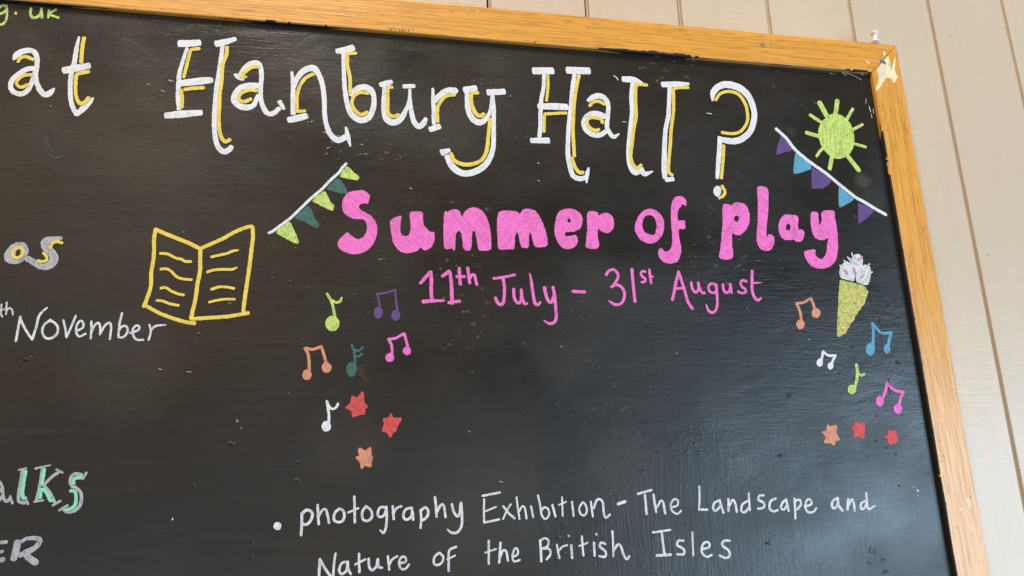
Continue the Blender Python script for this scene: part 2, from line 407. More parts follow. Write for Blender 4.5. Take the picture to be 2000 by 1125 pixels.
# marks traced on the board: [part, colour, label, marks, [[sub-part, colour, one each, marks]]]; s = stroke (x, y, width), f / F = filled shape, h = hole; tenths of a millimetre
MARKS = [
["painted_word","lime","green letters of a web address at the top left",[["s",-11252,-510,31,-11290,-509,31,-11317,-534,28,-11337,-588,24,-11315,-615,31,-11272,-597,30,-11247,-557,28],["s",-11252,-510,24,-11235,-604,24,-11235,-690,26,-11261,-740,29,-11300,-751,31],["f",-11134,-588,-11134,-594,-11136,-599,-11139,-604,-11143,-606,-11148,-607,-11153,-605,-11157,-602,-11160,-597,-11161,-591,-11161,-585,-11159,-580,-11156,-575,-11152,-573,-11147,-572,-11143,-574,-11139,-577,-11136,-582],["s",-11004,-514,28,-11003,-580,28,-10974,-629,33,-10931,-618,34,-10900,-573,29,-10901,-508,28],["s",-10901,-508,28,-10881,-620,28],["s",-10821,-518,25,-10817,-613,25],["s",-10752,-505,29,-10807,-567,25,-10716,-606,30]],[]],
["painted_letter","white","white letter with yellow shading (title)",[["s",-11099,-1169,20,-11081,-1117,64,-11043,-1072,69,-10979,-1041,67,-10909,-1056,58,-10870,-1132,52,-10861,-1232,52,-10858,-1349,46,-10829,-1446,49,-10786,-1526,58,-10734,-1563,65,-10691,-1531,63,-10659,-1479,21],["s",-10865,-1258,60,-10939,-1264,60,-11013,-1320,57,-11077,-1400,53,-11089,-1483,48,-11054,-1550,53,-10982,-1573,59,-10920,-1528,55,-10886,-1418,51,-10869,-1300,50]],[["letter_shading","yellow",True,[["s",-11049,-1190,35,-11034,-1147,38,-10983,-1122,40,-10905,-1152,39],["s",-10896,-1339,40,-10969,-1350,39,-11023,-1404,36,-11029,-1462,33,-10978,-1494,39,-10922,-1457,39]]]]],
["painted_letter","white","white letter with yellow shading (title)",[["s",-10479,-823,23,-10491,-979,45,-10493,-1150,50,-10509,-1320,47,-10494,-1520,46,-10461,-1666,49,-10402,-1780,47],["s",-10405,-1777,56,-10345,-1699,68,-10285,-1612,52,-10256,-1560,15],["s",-10588,-1256,84,-10465,-1216,84,-10338,-1174,71]],[["letter_shading","yellow",True,[["s",-10425,-835,42,-10430,-957,42,-10422,-1144,42],["s",-10339,-1252,47,-10424,-1280,46,-10455,-1316,40,-10447,-1449,38,-10428,-1564,38,-10378,-1647,44,-10326,-1615,44,-10304,-1568,42]]]]],
["painted_letter","white","white letter with yellow shading (title)",[["s",-9428,-811,88,-9323,-802,88,-9209,-779,78],["s",-9340,-862,36,-9372,-1032,41,-9396,-1190,47,-9394,-1362,49,-9387,-1498,49,-9364,-1641,49],["s",-9386,-1319,77,-9229,-1284,89,-9084,-1255,83,-9043,-1248,59],["s",-9500,-1726,70,-9342,-1698,87,-9128,-1663,67],["s",-9030,-780,81,-8924,-743,77,-8821,-694,53],["s",-8958,-800,45,-8963,-961,48,-8973,-1138,50,-8986,-1347,53,-8987,-1554,53,-8984,-1757,52,-8965,-1924,52,-8927,-2064,57,-8858,-2126,66,-8802,-2094,64,-8780,-2055,52]],[["letter_shading","yellow",True,[["s",-9212,-862,46,-9294,-888,43,-9308,-956,39,-9329,-1115,38,-9346,-1238,38],["s",-9128,-1355,45,-9237,-1371,44,-9320,-1391,44],["s",-9361,-1403,41,-9342,-1512,40,-9337,-1613,40],["s",-8908,-813,42,-8908,-920,42,-8939,-1047,42,-8937,-1239,41,-8945,-1413,41,-8941,-1585,41,-8936,-1754,41,-8917,-1888,41,-8882,-1978,42,-8844,-2005,47,-8805,-1978,45]]]]],
["painted_letter","white","white letter with yellow shading (title)",[["s",-8801,-1155,34,-8754,-1190,58,-8700,-1211,34],["s",-8750,-1172,37,-8708,-1080,55,-8637,-1003,58,-8562,-988,60,-8521,-1047,53,-8506,-1169,51,-8508,-1292,51,-8500,-1432,51,-8472,-1533,53,-8423,-1616,60,-8355,-1620,61,-8288,-1546,52],["s",-8292,-1459,54,-8237,-1555,35],["s",-8515,-1284,66,-8621,-1284,77,-8724,-1318,67,-8778,-1401,67,-8788,-1488,67,-8725,-1552,74,-8635,-1563,75,-8570,-1523,57,-8532,-1399,46]],[["letter_shading","yellow",True,[["s",-8732,-1174,42,-8676,-1104,43,-8619,-1051,45,-8544,-1036,46],["s",-8724,-1184,32,-8675,-1180,32],["s",-8550,-1348,45,-8632,-1346,45,-8719,-1396,42,-8737,-1467,39,-8683,-1497,45,-8608,-1459,44]]]]],
["painted_letter","white","white letter with yellow shading (title)",[["s",-8172,-1071,31,-8153,-1212,49,-8143,-1387,55,-8133,-1613,55],["s",-8181,-1689,72,-8073,-1657,85,-7983,-1623,75],["s",-8136,-1263,46,-8110,-1155,60,-8037,-1045,71,-7937,-1001,83,-7873,-1064,66,-7821,-1203,57,-7791,-1396,56,-7782,-1571,53,-7758,-1709,53,-7715,-1827,62,-7628,-1908,72,-7552,-1872,70,-7517,-1832,48],["s",-7535,-1737,22,-7511,-1849,54,-7477,-1976,19]],[["letter_shading","yellow",True,[["s",-7930,-1083,44,-8017,-1147,43,-8075,-1258,40,-8099,-1401,40,-8090,-1554,40],["s",-8089,-1579,38,-8004,-1564,38]]]]],
["painted_letter","white","white letter with yellow shading (title)",[["s",-7669,-752,62,-7571,-732,94,-7476,-686,82],["s",-7588,-785,48,-7581,-949,48,-7570,-1129,51,-7556,-1271,54,-7529,-1429,58,-7486,-1550,66,-7422,-1616,76,-7351,-1637,77,-7273,-1588,72,-7228,-1479,63,-7219,-1353,58,-7248,-1247,69,-7328,-1203,80,-7423,-1234,68,-7492,-1320,56]],[["letter_shading","yellow",True,[["s",-7550,-778,44,-7445,-763,44],["s",-7544,-790,42,-7536,-945,42,-7506,-1088,42,-7496,-1281,41],["s",-7290,-1283,47,-7382,-1279,46,-7452,-1335,42,-7474,-1425,41,-7440,-1511,44,-7368,-1568,46,-7298,-1531,45]]]]],
["painted_letter","white","white letter with yellow shading (title)",[["s",-7148,-1158,60,-7081,-1135,78,-7013,-1106,53],["s",-7100,-1173,42,-7102,-1326,55,-7100,-1487,61,-7067,-1600,75,-6994,-1640,82,-6915,-1599,76,-6851,-1487,55,-6810,-1358,39,-6800,-1195,26],["s",-6873,-1158,58,-6743,-1141,51],["s",-6798,-1185,30,-6792,-1357,43,-6775,-1500,56,-6746,-1614,65,-6689,-1672,72,-6632,-1624,66,-6605,-1560,48]],[["letter_shading","yellow",True,[["s",-7012,-1184,46,-7056,-1196,42,-7058,-1377,42,-7052,-1519,43,-6995,-1565,46,-6931,-1538,45]]]]],
["painted_letter","white","white letter with yellow shading (title)",[["s",-6522,-1155,30,-6518,-1300,46,-6510,-1481,53,-6510,-1625,52],["s",-6556,-1703,73,-6442,-1652,73],["s",-6501,-1336,46,-6452,-1259,64,-6360,-1179,74,-6260,-1162,78,-6230,-1178,64]],[["letter_shading","yellow",True,[["s",-6261,-1223,47,-6361,-1252,45,-6436,-1340,43,-6469,-1442,42,-6465,-1595,43]]]]],
["painted_letter","white","white letter with yellow shading (title)",[["s",-6134,-1150,91,-5994,-1109,77],["s",-6101,-1177,54,-6103,-1306,61,-6088,-1433,70,-6031,-1538,80,-5948,-1569,79,-5872,-1509,60,-5822,-1396,40,-5801,-1228,34],["s",-5846,-1157,82,-5640,-1132,82],["s",-5792,-1190,48,-5779,-1356,51,-5783,-1539,54,-5787,-1721,57,-5801,-1901,59,-5858,-2065,69,-5959,-2176,77,-6091,-2239,79,-6205,-2232,81,-6302,-2151,79,-6353,-2031,71],["s",-6418,-1994,82,-6325,-1954,51]],[["letter_shading","yellow",True,[["s",-5975,-1177,51,-6046,-1195,46,-6053,-1321,48,-6013,-1437,50,-5955,-1487,52,-5904,-1457,49],["s",-5825,-1524,47,-5851,-1725,47,-5880,-1942,46,-5949,-2070,46,-6090,-2130,49,-6204,-2122,50,-6277,-2079,49,-6307,-2002,47]]]]],
["painted_letter","white","white letter with yellow shading (title)",[["s",-5258,-813,96,-5010,-792,97],["s",-5124,-859,49,-5140,-1042,49,-5173,-1195,52,-5192,-1383,52,-5200,-1569,55,-5219,-1717,51],["s",-5212,-1301,75,-5028,-1288,91,-4848,-1284,87],["s",-5324,-1769,66,-5104,-1755,81],["s",-4818,-767,98,-4529,-754,98],["s",-4725,-817,53,-4758,-992,57,-4785,-1185,56,-4812,-1375,56,-4839,-1563,56,-4857,-1749,56,-4866,-1932,60,-4848,-2093,61,-4811,-2208,67,-4726,-2240,65,-4646,-2209,52],["s",-4610,-2090,24,-4635,-2172,52,-4651,-2289,21]],[["letter_shading","yellow",True,[["s",-5077,-865,39,-5084,-1037,39,-5109,-1218,38],["s",-4865,-1369,41,-4997,-1384,41,-5137,-1402,41],["s",-5145,-1417,38,-5150,-1510,38,-5158,-1643,38],["s",-4669,-831,46,-4714,-1008,46,-4751,-1220,46,-4773,-1410,46,-4788,-1597,46,-4789,-1781,46,-4789,-1945,46],["s",-4823,-1975,47,-4787,-2090,48,-4739,-2156,49,-4690,-2157,47]]]]],
["painted_letter","white","white letter with yellow shading (title)",[["s",-4571,-1178,46,-4487,-1115,73,-4395,-1098,79,-4326,-1151,67,-4305,-1245,59,-4323,-1379,57,-4340,-1512,59,-4310,-1603,62,-4260,-1652,57,-4185,-1604,18],["s",-4359,-1381,71,-4447,-1349,77,-4554,-1361,64,-4631,-1456,69,-4619,-1567,76,-4535,-1636,77,-4446,-1640,69,-4363,-1588,56]],[["letter_shading","yellow",True,[["s",-4552,-1247,42,-4491,-1186,43,-4418,-1180,47,-4357,-1210,48],["s",-4400,-1469,45,-4415,-1423,47,-4504,-1406,46,-4576,-1424,42,-4600,-1482,44,-4565,-1554,47,-4496,-1582,46,-4451,-1566,43]]]]],
["painted_letter","white","white letter with yellow shading (title)",[["s",-4083,-832,80,-3939,-834,89,-3821,-870,37],["s",-3951,-880,62,-3985,-1087,63,-3990,-1279,59,-4022,-1471,58,-4053,-1662,61,-4076,-1849,65,-4070,-2015,74,-4023,-2113,81,-3960,-2104,69],["s",-3930,-2062,69,-3890,-2133,68,-3779,-2091,18]],[["letter_shading","yellow",True,[["s",-3767,-895,48,-3888,-899,45,-3921,-965,44,-3938,-1199,45,-3944,-1352,44,-3991,-1545,43,-4026,-1735,43,-4056,-1903,44,-4034,-2013,46,-3983,-2058,45,-3926,-2016,41]]]]],
["painted_letter","white","white letter with yellow shading (title)",[["s",-3550,-868,79,-3359,-847,80,-3177,-828,36],["s",-3449,-899,57,-3476,-1107,56,-3502,-1302,59,-3556,-1497,58,-3585,-1689,63,-3607,-1877,66,-3621,-2045,74,-3623,-2174,63],["s",-3616,-2202,50,-3514,-2178,65]],[["letter_shading","yellow",True,[["s",-3196,-885,47,-3384,-914,44,-3409,-1024,45,-3433,-1259,45,-3482,-1493,44,-3513,-1703,44,-3549,-1911,44,-3569,-2080,45,-3525,-2133,47]]]]],
["question_mark","white","white question mark with yellow shading",[["s",-2868,-1047,29,-2847,-934,78,-2759,-835,88,-2633,-795,103,-2466,-829,109,-2344,-945,98,-2292,-1129,83,-2303,-1278,82,-2380,-1454,81,-2514,-1572,86,-2651,-1612,87,-2780,-1601,80],["s",-2817,-1567,67,-2844,-1748,66,-2880,-1940,61,-2915,-2141,47],["f",-2969,-2271,-2919,-2241,-2882,-2267,-2881,-2324,-2918,-2384,-2951,-2390,-2982,-2359,-2987,-2313]],[["letter_shading","yellow",True,[["s",-2824,-1039,40,-2746,-939,41,-2620,-899,46,-2490,-931,49,-2407,-1062,48,-2392,-1210,45,-2414,-1334,41,-2514,-1463,40,-2639,-1507,44,-2782,-1500,45],["s",-2778,-1684,43,-2811,-1889,42,-2861,-2138,42],["s",-2861,-2247,45,-2832,-2322,43,-2864,-2381,39,-2921,-2411,39]]]]],
["sun_drawing","lime","lime green sun with ten rays",[["f",-1123,-1113,-1044,-1116,-976,-1141,-898,-1215,-861,-1318,-853,-1439,-876,-1544,-932,-1651,-1024,-1733,-1127,-1773,-1213,-1766,-1293,-1715,-1358,-1625,-1387,-1524,-1393,-1422,-1357,-1316,-1290,-1224,-1189,-1138]],[["ray","lime",True,[["s",-1300,-962,78,-1225,-1143,78],["s",-1026,-910,64,-1082,-1108,63],["s",-808,-1018,43,-935,-1196,42],["s",-694,-1242,39,-873,-1339,39],["s",-702,-1574,41,-912,-1529,41],["s",-863,-1920,66,-1011,-1704,66],["s",-1293,-1923,58,-1237,-1751,58],["s",-1462,-1755,38,-1401,-1679,38,-1331,-1618,37],["s",-1563,-1419,55,-1395,-1460,56],["s",-1470,-1156,50,-1313,-1257,51]]]]],
["bunting_drawing","white","white string of purple and blue flags",[["s",-2000,-1396,45,-1870,-1520,45,-1770,-1667,45,-1633,-1794,45,-1509,-1888,45,-1352,-1997,45,-1168,-2154,45,-983,-2304,45,-855,-2373,45,-695,-2465,45,-566,-2534,45]],[["flag","purple",True,[["F",-1943,-1488,-1838,-1595,-1764,-1683,-1896,-1716,-2047,-1767,-2015,-1648],["F",-1551,-1915,-1419,-1983,-1292,-2081,-1321,-2137,-1435,-2209,-1599,-2217,-1576,-2058],["F",-948,-2385,-845,-2422,-724,-2483,-817,-2569,-974,-2677,-998,-2666,-970,-2526]]],["flag","sky",True,[["F",-1762,-1709,-1668,-1796,-1552,-1887,-1568,-1941,-1695,-1990,-1816,-2029,-1833,-2005,-1806,-1871],["F",-1196,-2164,-1097,-2251,-997,-2337,-1065,-2382,-1216,-2462,-1241,-2455,-1223,-2306]]]]],
["bunting_drawing","white","white string of lime and teal flags",[["s",-8327,-3063,32,-8283,-3038,32,-8213,-2975,31,-8106,-2880,31,-7999,-2757,31,-7891,-2634,32,-7782,-2524,32,-7690,-2409,32,-7606,-2320,32,-7560,-2248,32,-7520,-2196,32]],[["flag","lime",True,[["F",-7507,-2219,-7432,-2295,-7363,-2350,-7376,-2394,-7459,-2387,-7590,-2362,-7581,-2335,-7549,-2274],["F",-7753,-2539,-7728,-2569,-7672,-2681,-7635,-2711,-7650,-2782,-7755,-2737,-7885,-2670,-7845,-2616],["F",-8114,-2916,-8094,-2945,-8037,-3075,-8001,-3164,-8019,-3185,-8094,-3152,-8254,-3062,-8247,-3032,-8176,-2969]]],["flag","teal",True,[["F",-7614,-2374,-7575,-2393,-7515,-2485,-7485,-2573,-7590,-2557,-7734,-2522,-7679,-2440],["F",-7926,-2723,-7887,-2763,-7835,-2895,-7801,-2924,-7799,-2985,-7832,-2986,-7956,-2920,-8069,-2878,-7998,-2799]]]]],
["painted_letter","pink","fat filled pink letter",[["f",-7272,-2682,-7295,-2671,-7340,-2682,-7363,-2707,-7354,-2740,-7300,-2779,-7223,-2825,-7168,-2905,-7155,-3003,-7173,-3101,-7217,-3183,-7291,-3250,-7395,-3281,-7485,-3268,-7568,-3218,-7589,-3163,-7571,-3114,-7527,-3064,-7484,-3027,-7445,-3062,-7399,-3092,-7357,-3104,-7309,-3073,-7277,-3015,-7270,-2942,-7291,-2885,-7337,-2862,-7420,-2862,-7496,-2828,-7540,-2772,-7550,-2691,-7535,-2616,-7481,-2547,-7397,-2521,-7321,-2514,-7267,-2545,-7246,-2578,-7254,-2636]],[]],
["painted_letter","pink","fat filled pink letter",[["f",-6931,-2813,-6885,-2808,-6888,-2845,-6899,-2944,-6883,-3026,-6837,-3049,-6798,-3031,-6783,-2973,-6780,-2874,-6784,-2761,-6651,-2752,-6638,-2835,-6627,-2918,-6596,-2941,-6565,-2982,-6510,-2996,-6510,-3095,-6549,-3178,-6619,-3213,-6666,-3182,-6697,-3216,-6774,-3247,-6851,-3249,-6927,-3206,-6974,-3127,-6994,-3030,-7010,-2932,-7005,-2866]],[]],
["painted_letter","pink","fat filled pink letter",[["f",-6390,-2741,-6351,-2740,-6335,-2722,-6271,-2699,-6215,-2717,-6184,-2784,-6159,-2732,-6102,-2682,-6029,-2667,-5957,-2698,-5901,-2772,-5863,-2889,-5850,-3006,-5847,-3123,-5862,-3182,-5974,-3197,-6005,-3161,-6019,-3046,-6037,-2971,-6058,-2955,-6070,-2997,-6076,-3114,-6093,-3189,-6141,-3202,-6177,-3167,-6187,-3051,-6202,-2985,-6229,-2966,-6258,-3004,-6266,-3087,-6271,-3194,-6291,-3203,-6307,-3179,-6385,-3186,-6401,-3108,-6403,-2959]],[]],
["painted_letter","pink","fat filled pink letter",[["f",-5729,-2706,-5679,-2692,-5589,-2691,-5523,-2702,-5496,-2730,-5464,-2678,-5406,-2658,-5323,-2672,-5267,-2730,-5221,-2831,-5184,-2949,-5171,-3051,-5194,-3119,-5315,-3132,-5346,-3074,-5367,-2973,-5383,-2956,-5393,-3008,-5406,-3134,-5447,-3147,-5488,-3137,-5510,-3062,-5524,-2978,-5539,-2959,-5562,-3013,-5578,-3160,-5635,-3167,-5757,-3170,-5770,-3071,-5775,-2920,-5763,-2750]],[]],
["painted_letter","pink","fat filled pink letter",[["f",-5082,-2912,-5063,-2791,-5021,-2685,-4935,-2638,-4833,-2639,-4750,-2691,-4724,-2777,-4751,-2865,-4830,-2920,-4932,-2932,-4958,-2959,-4943,-2984,-4884,-2978,-4824,-2968,-4801,-3005,-4800,-3047,-4836,-3108,-4909,-3144,-4992,-3130,-5047,-3064,-5077,-2980],["h",-4895,-2760,-4871,-2787,-4894,-2813,-4920,-2788]],[]],
["painted_letter","pink","fat filled pink letter",[["f",-4655,-2674,-4534,-2665,-4524,-2703,-4475,-2680,-4413,-2669,-4346,-2710,-4331,-2788,-4348,-2868,-4403,-2922,-4464,-2924,-4522,-2891,-4541,-2875,-4547,-2961,-4549,-3116,-4697,-3121,-4697,-3035,-4676,-2897]],[]],
["painted_letter","pink","fat filled pink letter",[["f",-3873,-2593,-3785,-2607,-3718,-2667,-3686,-2755,-3699,-2862,-3752,-2969,-3837,-3033,-3925,-3041,-4009,-2995,-4064,-2910,-4066,-2822,-4023,-2715,-3955,-2632],["h",-3906,-2684,-3835,-2681,-3796,-2741,-3789,-2830,-3828,-2928,-3898,-2922,-3952,-2888,-3970,-2819,-3954,-2730]],[]],
["painted_letter","pink","fat filled pink letter",[["f",-3383,-2536,-3417,-2511,-3447,-2548,-3489,-2604,-3502,-2712,-3491,-2733,-3415,-2727,-3409,-2780,-3425,-2838,-3498,-2851,-3503,-2961,-3491,-3083,-3504,-3171,-3556,-3259,-3638,-3289,-3734,-3273,-3789,-3205,-3788,-3127,-3750,-3095,-3718,-3129,-3687,-3138,-3641,-3114,-3609,-3052,-3594,-2929,-3595,-2787,-3583,-2608,-3566,-2517,-3519,-2434,-3453,-2407,-3391,-2428,-3365,-2481]],[]],
["painted_letter","pink","fat filled pink letter",[["f",-2869,-2496,-2776,-2492,-2769,-2514,-2727,-2472,-2660,-2454,-2569,-2483,-2529,-2573,-2532,-2683,-2577,-2794,-2661,-2878,-2737,-2894,-2790,-2874,-2808,-3000,-2826,-3195,-2994,-3200,-2964,-3040,-2912,-2770,-2898,-2643],["h",-2728,-2645,-2689,-2635,-2675,-2671,-2702,-2717,-2735,-2709,-2744,-2673]],[]],
["painted_letter","pink","fat filled pink letter",[["f",-2366,-2236,-2236,-2241,-2236,-2394,-2274,-2618,-2316,-2803,-2327,-2921,-2302,-2875,-2258,-2870,-2225,-2908,-2237,-2999,-2293,-3073,-2370,-3090,-2432,-3059,-2466,-2989,-2462,-2898,-2417,-2660,-2388,-2420]],[]],
["painted_letter","pink","fat filled pink letter",[["f",-2023,-2593,-1937,-2595,-1870,-2602,-1846,-2638,-1862,-2713,-1867,-2786,-1828,-2785,-1789,-2820,-1810,-2894,-1850,-2947,-1918,-2953,-1953,-2927,-2011,-2938,-2104,-2923,-2146,-2833,-2141,-2741,-2097,-2648],["h",-2011,-2718,-1975,-2735,-1988,-2791,-2022,-2807,-2044,-2784,-2033,-2741]],[]],
["painted_letter","pink","fat filled pink letter",[["f",-1654,-2552,-1562,-2548,-1564,-2627,-1560,-2710,-1532,-2681,-1514,-2625,-1495,-2531,-1331,-2514,-1323,-2617,-1317,-2748,-1324,-2896,-1352,-3063,-1405,-3192,-1504,-3276,-1623,-3302,-1735,-3282,-1801,-3211,-1828,-3131,-1817,-3077,-1673,-3050,-1676,-3109,-1641,-3162,-1585,-3169,-1527,-3104,-1491,-2994,-1466,-2892,-1519,-2918,-1587,-2920,-1650,-2889,-1678,-2816,-1682,-2706]],[]],
["painted_word","pink","slim pink number with raised letters, first of the dates",[["s",-6664,-3599,35,-6612,-3534,40,-6558,-3471,38],["s",-6547,-3464,31,-6544,-3559,40,-6545,-3667,39,-6540,-3795,39],["s",-6632,-3812,47,-6519,-3803,38,-6405,-3798,26],["s",-6419,-3513,36,-6372,-3479,38,-6338,-3451,33,-6325,-3522,38,-6315,-3630,38,-6313,-3737,42,-6312,-3828,38],["s",-6348,-3821,36,-6228,-3800,36],["s",-6225,-3416,36,-6222,-3519,36,-6215,-3601,36],["s",-6256,-3515,35,-6166,-3512,35],["s",-6128,-3408,36,-6118,-3495,36,-6107,-3587,36],["s",-6108,-3533,34,-6078,-3491,34,-6051,-3490,35,-6039,-3548,34,-6026,-3602,34]],[]],
["painted_word","pink","slim pink month name with a tailed final letter",[["s",-5828,-3527,31,-5711,-3508,31,-5580,-3477,31],["s",-5717,-3530,37,-5706,-3628,37,-5712,-3737,36,-5725,-3814,36,-5761,-3834,37,-5794,-3804,37,-5814,-3756,37],["s",-5598,-3648,35,-5594,-3746,35,-5563,-3809,35,-5525,-3800,34,-5509,-3734,35,-5510,-3655,35],["s",-5508,-3657,33,-5500,-3745,33,-5477,-3821,33,-5450,-3815,32],["s",-5402,-3458,20,-5386,-3555,33,-5370,-3709,35,-5352,-3808,40,-5320,-3829,37,-5288,-3798,26],["s",-5233,-3624,38,-5217,-3718,38,-5187,-3789,38,-5154,-3794,36,-5130,-3727,37],["s",-5130,-3617,38,-5113,-3738,36,-5108,-3870,35,-5108,-3979,35,-5132,-4031,34,-5187,-4050,33,-5230,-4029,24,-5256,-4011,13]],[]],
["painted_dash","pink","pink dash between the two dates",[["s",-4891,-3662,38,-4750,-3665,38]],[]],
["painted_word","pink","slim pink number with raised letters, second of the dates",[["s",-4473,-3451,33,-4432,-3398,33,-4373,-3386,35,-4330,-3428,36,-4328,-3481,34,-4373,-3556,33,-4418,-3600,33],["s",-4416,-3597,33,-4345,-3572,34,-4290,-3600,36,-4260,-3667,35,-4278,-3757,33,-4327,-3808,33,-4395,-3809,34,-4439,-3782,28,-4459,-3769,16],["s",-4145,-3374,38,-4145,-3506,37,-4141,-3642,37,-4136,-3771,37],["s",-3979,-3401,31,-4015,-3394,29,-4037,-3429,30,-4020,-3463,32,-3987,-3485,31,-3996,-3525,29,-4037,-3532,29],["s",-3925,-3374,33,-3922,-3455,33,-3915,-3541,33],["s",-3921,-3464,25,-3888,-3460,25]],[]],
["painted_word","pink","slim pink month name with a capital of crossed legs",[["s",-3551,-3391,37,-3595,-3517,37,-3630,-3644,37,-3662,-3741,37],["s",-3549,-3398,37,-3523,-3503,37,-3493,-3629,37,-3464,-3766,37,-3415,-3847,37],["s",-3603,-3603,30,-3514,-3595,30],["s",-3400,-3524,34,-3394,-3593,35,-3363,-3642,34,-3326,-3626,31,-3308,-3568,33,-3310,-3522,34],["s",-3310,-3528,35,-3299,-3591,35,-3274,-3646,35,-3241,-3650,33],["s",-3079,-3564,33,-3112,-3529,32,-3161,-3542,29,-3184,-3583,32,-3165,-3635,33,-3118,-3645,30,-3084,-3622,29],["s",-3077,-3540,34,-3079,-3645,34,-3084,-3760,34,-3109,-3852,32,-3161,-3893,32,-3212,-3865,35,-3230,-3802,22],["s",-2986,-3538,34,-2989,-3597,35,-2966,-3637,35,-2923,-3630,31,-2895,-3583,33,-2893,-3531,35],["s",-2888,-3536,32,-2885,-3639,32],["s",-2669,-3494,32,-2716,-3480,30,-2750,-3510,31,-2738,-3562,33,-2693,-3597,33,-2703,-3632,29,-2753,-3644,31,-2794,-3625,32],["s",-2578,-3359,37,-2595,-3471,37,-2606,-3589,38,-2592,-3682,39,-2548,-3728,37,-2500,-3704,25],["s",-2588,-3512,28,-2472,-3504,12]],[]],
["music_note","lime","lime green single note, the leftmost column",[["s",-7685,-3742,25,-7640,-3815,31,-7613,-3896,31,-7590,-4018,31],["s",-7630,-3814,28,-7581,-3839,29,-7542,-3825,28,-7526,-3782,20],["f",-7542,-4073,-7546,-4102,-7558,-4127,-7577,-4146,-7602,-4157,-7628,-4157,-7652,-4147,-7673,-4128,-7687,-4103,-7692,-4074,-7688,-4045,-7676,-4020,-7657,-4000,-7633,-3990,-7607,-3990,-7582,-4000,-7561,-4018,-7547,-4044]],[]],
["music_note","purple","purple pair of joined notes",[["s",-7149,-3736,22,-7125,-3806,22,-7109,-3889,22],["s",-7151,-3734,23,-7051,-3722,23,-6954,-3686,23],["s",-6947,-3683,25,-6936,-3803,25,-6919,-3917,25],["f",-7078,-3947,-7081,-3970,-7089,-3990,-7102,-4005,-7118,-4013,-7135,-4013,-7151,-4006,-7165,-3991,-7174,-3971,-7177,-3948,-7174,-3925,-7166,-3905,-7153,-3890,-7137,-3882,-7120,-3882,-7104,-3889,-7090,-3904,-7082,-3924],["f",-6889,-3975,-6892,-3997,-6900,-4015,-6913,-4029,-6930,-4037,-6947,-4037,-6963,-4030,-6976,-4016,-6985,-3998,-6989,-3977,-6986,-3955,-6977,-3937,-6964,-3923,-6948,-3915,-6931,-3915,-6914,-3922,-6901,-3936,-6892,-3954]],[]],
["music_note","pink","pink joined notes left of the dates",[["s",-7013,-4247,30,-6980,-4306,30,-6972,-4396,29],["s",-7015,-4243,30,-6936,-4230,30,-6852,-4181,30],["s",-6841,-4181,30,-6822,-4254,30,-6802,-4325,30],["f",-6948,-4444,-6950,-4461,-6958,-4476,-6971,-4488,-6986,-4494,-7002,-4494,-7018,-4488,-7030,-4477,-7039,-4462,-7042,-4444,-7039,-4427,-7031,-4412,-7019,-4401,-7004,-4395,-6987,-4395,-6972,-4401,-6959,-4412,-6951,-4427],["f",-6767,-4370,-6769,-4387,-6777,-4401,-6789,-4412,-6803,-4417,-6819,-4417,-6833,-4412,-6845,-4401,-6853,-4387,-6856,-4371,-6853,-4355,-6846,-4340,-6834,-4330,-6819,-4324,-6804,-4324,-6789,-4329,-6777,-4340,-6770,-4354]],[]],
["music_note","peach","peach joined notes above the red stars",[["s",-7893,-4348,32,-7854,-4428,32,-7840,-4584,32],["s",-7887,-4345,31,-7812,-4359,32,-7726,-4327,32],["s",-7724,-4327,30,-7697,-4408,30,-7671,-4497,30],["f",-7814,-4631,-7816,-4651,-7823,-4668,-7835,-4681,-7850,-4688,-7866,-4688,-7882,-4681,-7895,-4668,-7903,-4651,-7907,-4631,-7905,-4611,-7898,-4593,-7886,-4580,-7871,-4573,-7855,-4574,-7839,-4580,-7826,-4593,-7817,-4611],["f",-7610,-4553,-7612,-4573,-7621,-4591,-7634,-4604,-7650,-4611,-7668,-4611,-7685,-4604,-7699,-4591,-7708,-4573,-7712,-4553,-7710,-4533,-7701,-4516,-7688,-4502,-7672,-4495,-7654,-4495,-7637,-4502,-7623,-4516,-7614,-4533]],[]],
["music_note","teal","dark teal note with a double tail",[["s",-7405,-4310,27,-7378,-4387,27,-7365,-4516,27],["s",-7378,-4360,25,-7330,-4372,25,-7287,-4334,25],["s",-7365,-4432,25,-7328,-4432,25,-7295,-4404,25],["f",-7346,-4575,-7349,-4603,-7358,-4627,-7372,-4645,-7390,-4654,-7410,-4654,-7428,-4645,-7443,-4627,-7453,-4603,-7457,-4575,-7455,-4548,-7446,-4523,-7431,-4505,-7413,-4496,-7394,-4496,-7376,-4505,-7361,-4523,-7350,-4548]],[]],
["music_note","white","white single note beside the red stars",[["s",-7648,-4911,28,-7633,-4988,28,-7622,-5057,28,-7622,-5134,29],["s",-7641,-4933,25,-7603,-4989,25,-7561,-4988,26,-7531,-4940,26],["f",-7598,-5174,-7600,-5193,-7608,-5209,-7620,-5221,-7635,-5227,-7652,-5227,-7667,-5220,-7681,-5208,-7689,-5191,-7693,-5172,-7691,-5154,-7683,-5137,-7671,-5125,-7655,-5119,-7639,-5119,-7623,-5126,-7610,-5138,-7601,-5155]],[]],
["star_drawing","red","larger red star beside the white note",[["F",-7276,-4808,-7266,-4810,-7258,-4932,-7211,-4974,-7251,-5001,-7250,-5060,-7305,-5054,-7347,-5082,-7383,-5084,-7393,-5013,-7464,-4983,-7402,-4931,-7399,-4861,-7370,-4851,-7339,-4879,-7298,-4823]],[]],
["star_drawing","red","red star above the peach star",[["F",-6981,-5035,-6953,-5092,-6862,-5091,-6861,-5115,-6908,-5187,-6921,-5247,-6955,-5248,-6968,-5298,-6993,-5302,-7015,-5250,-7073,-5240,-7070,-5206,-7047,-5159,-7067,-5099,-6996,-5089]],[]],
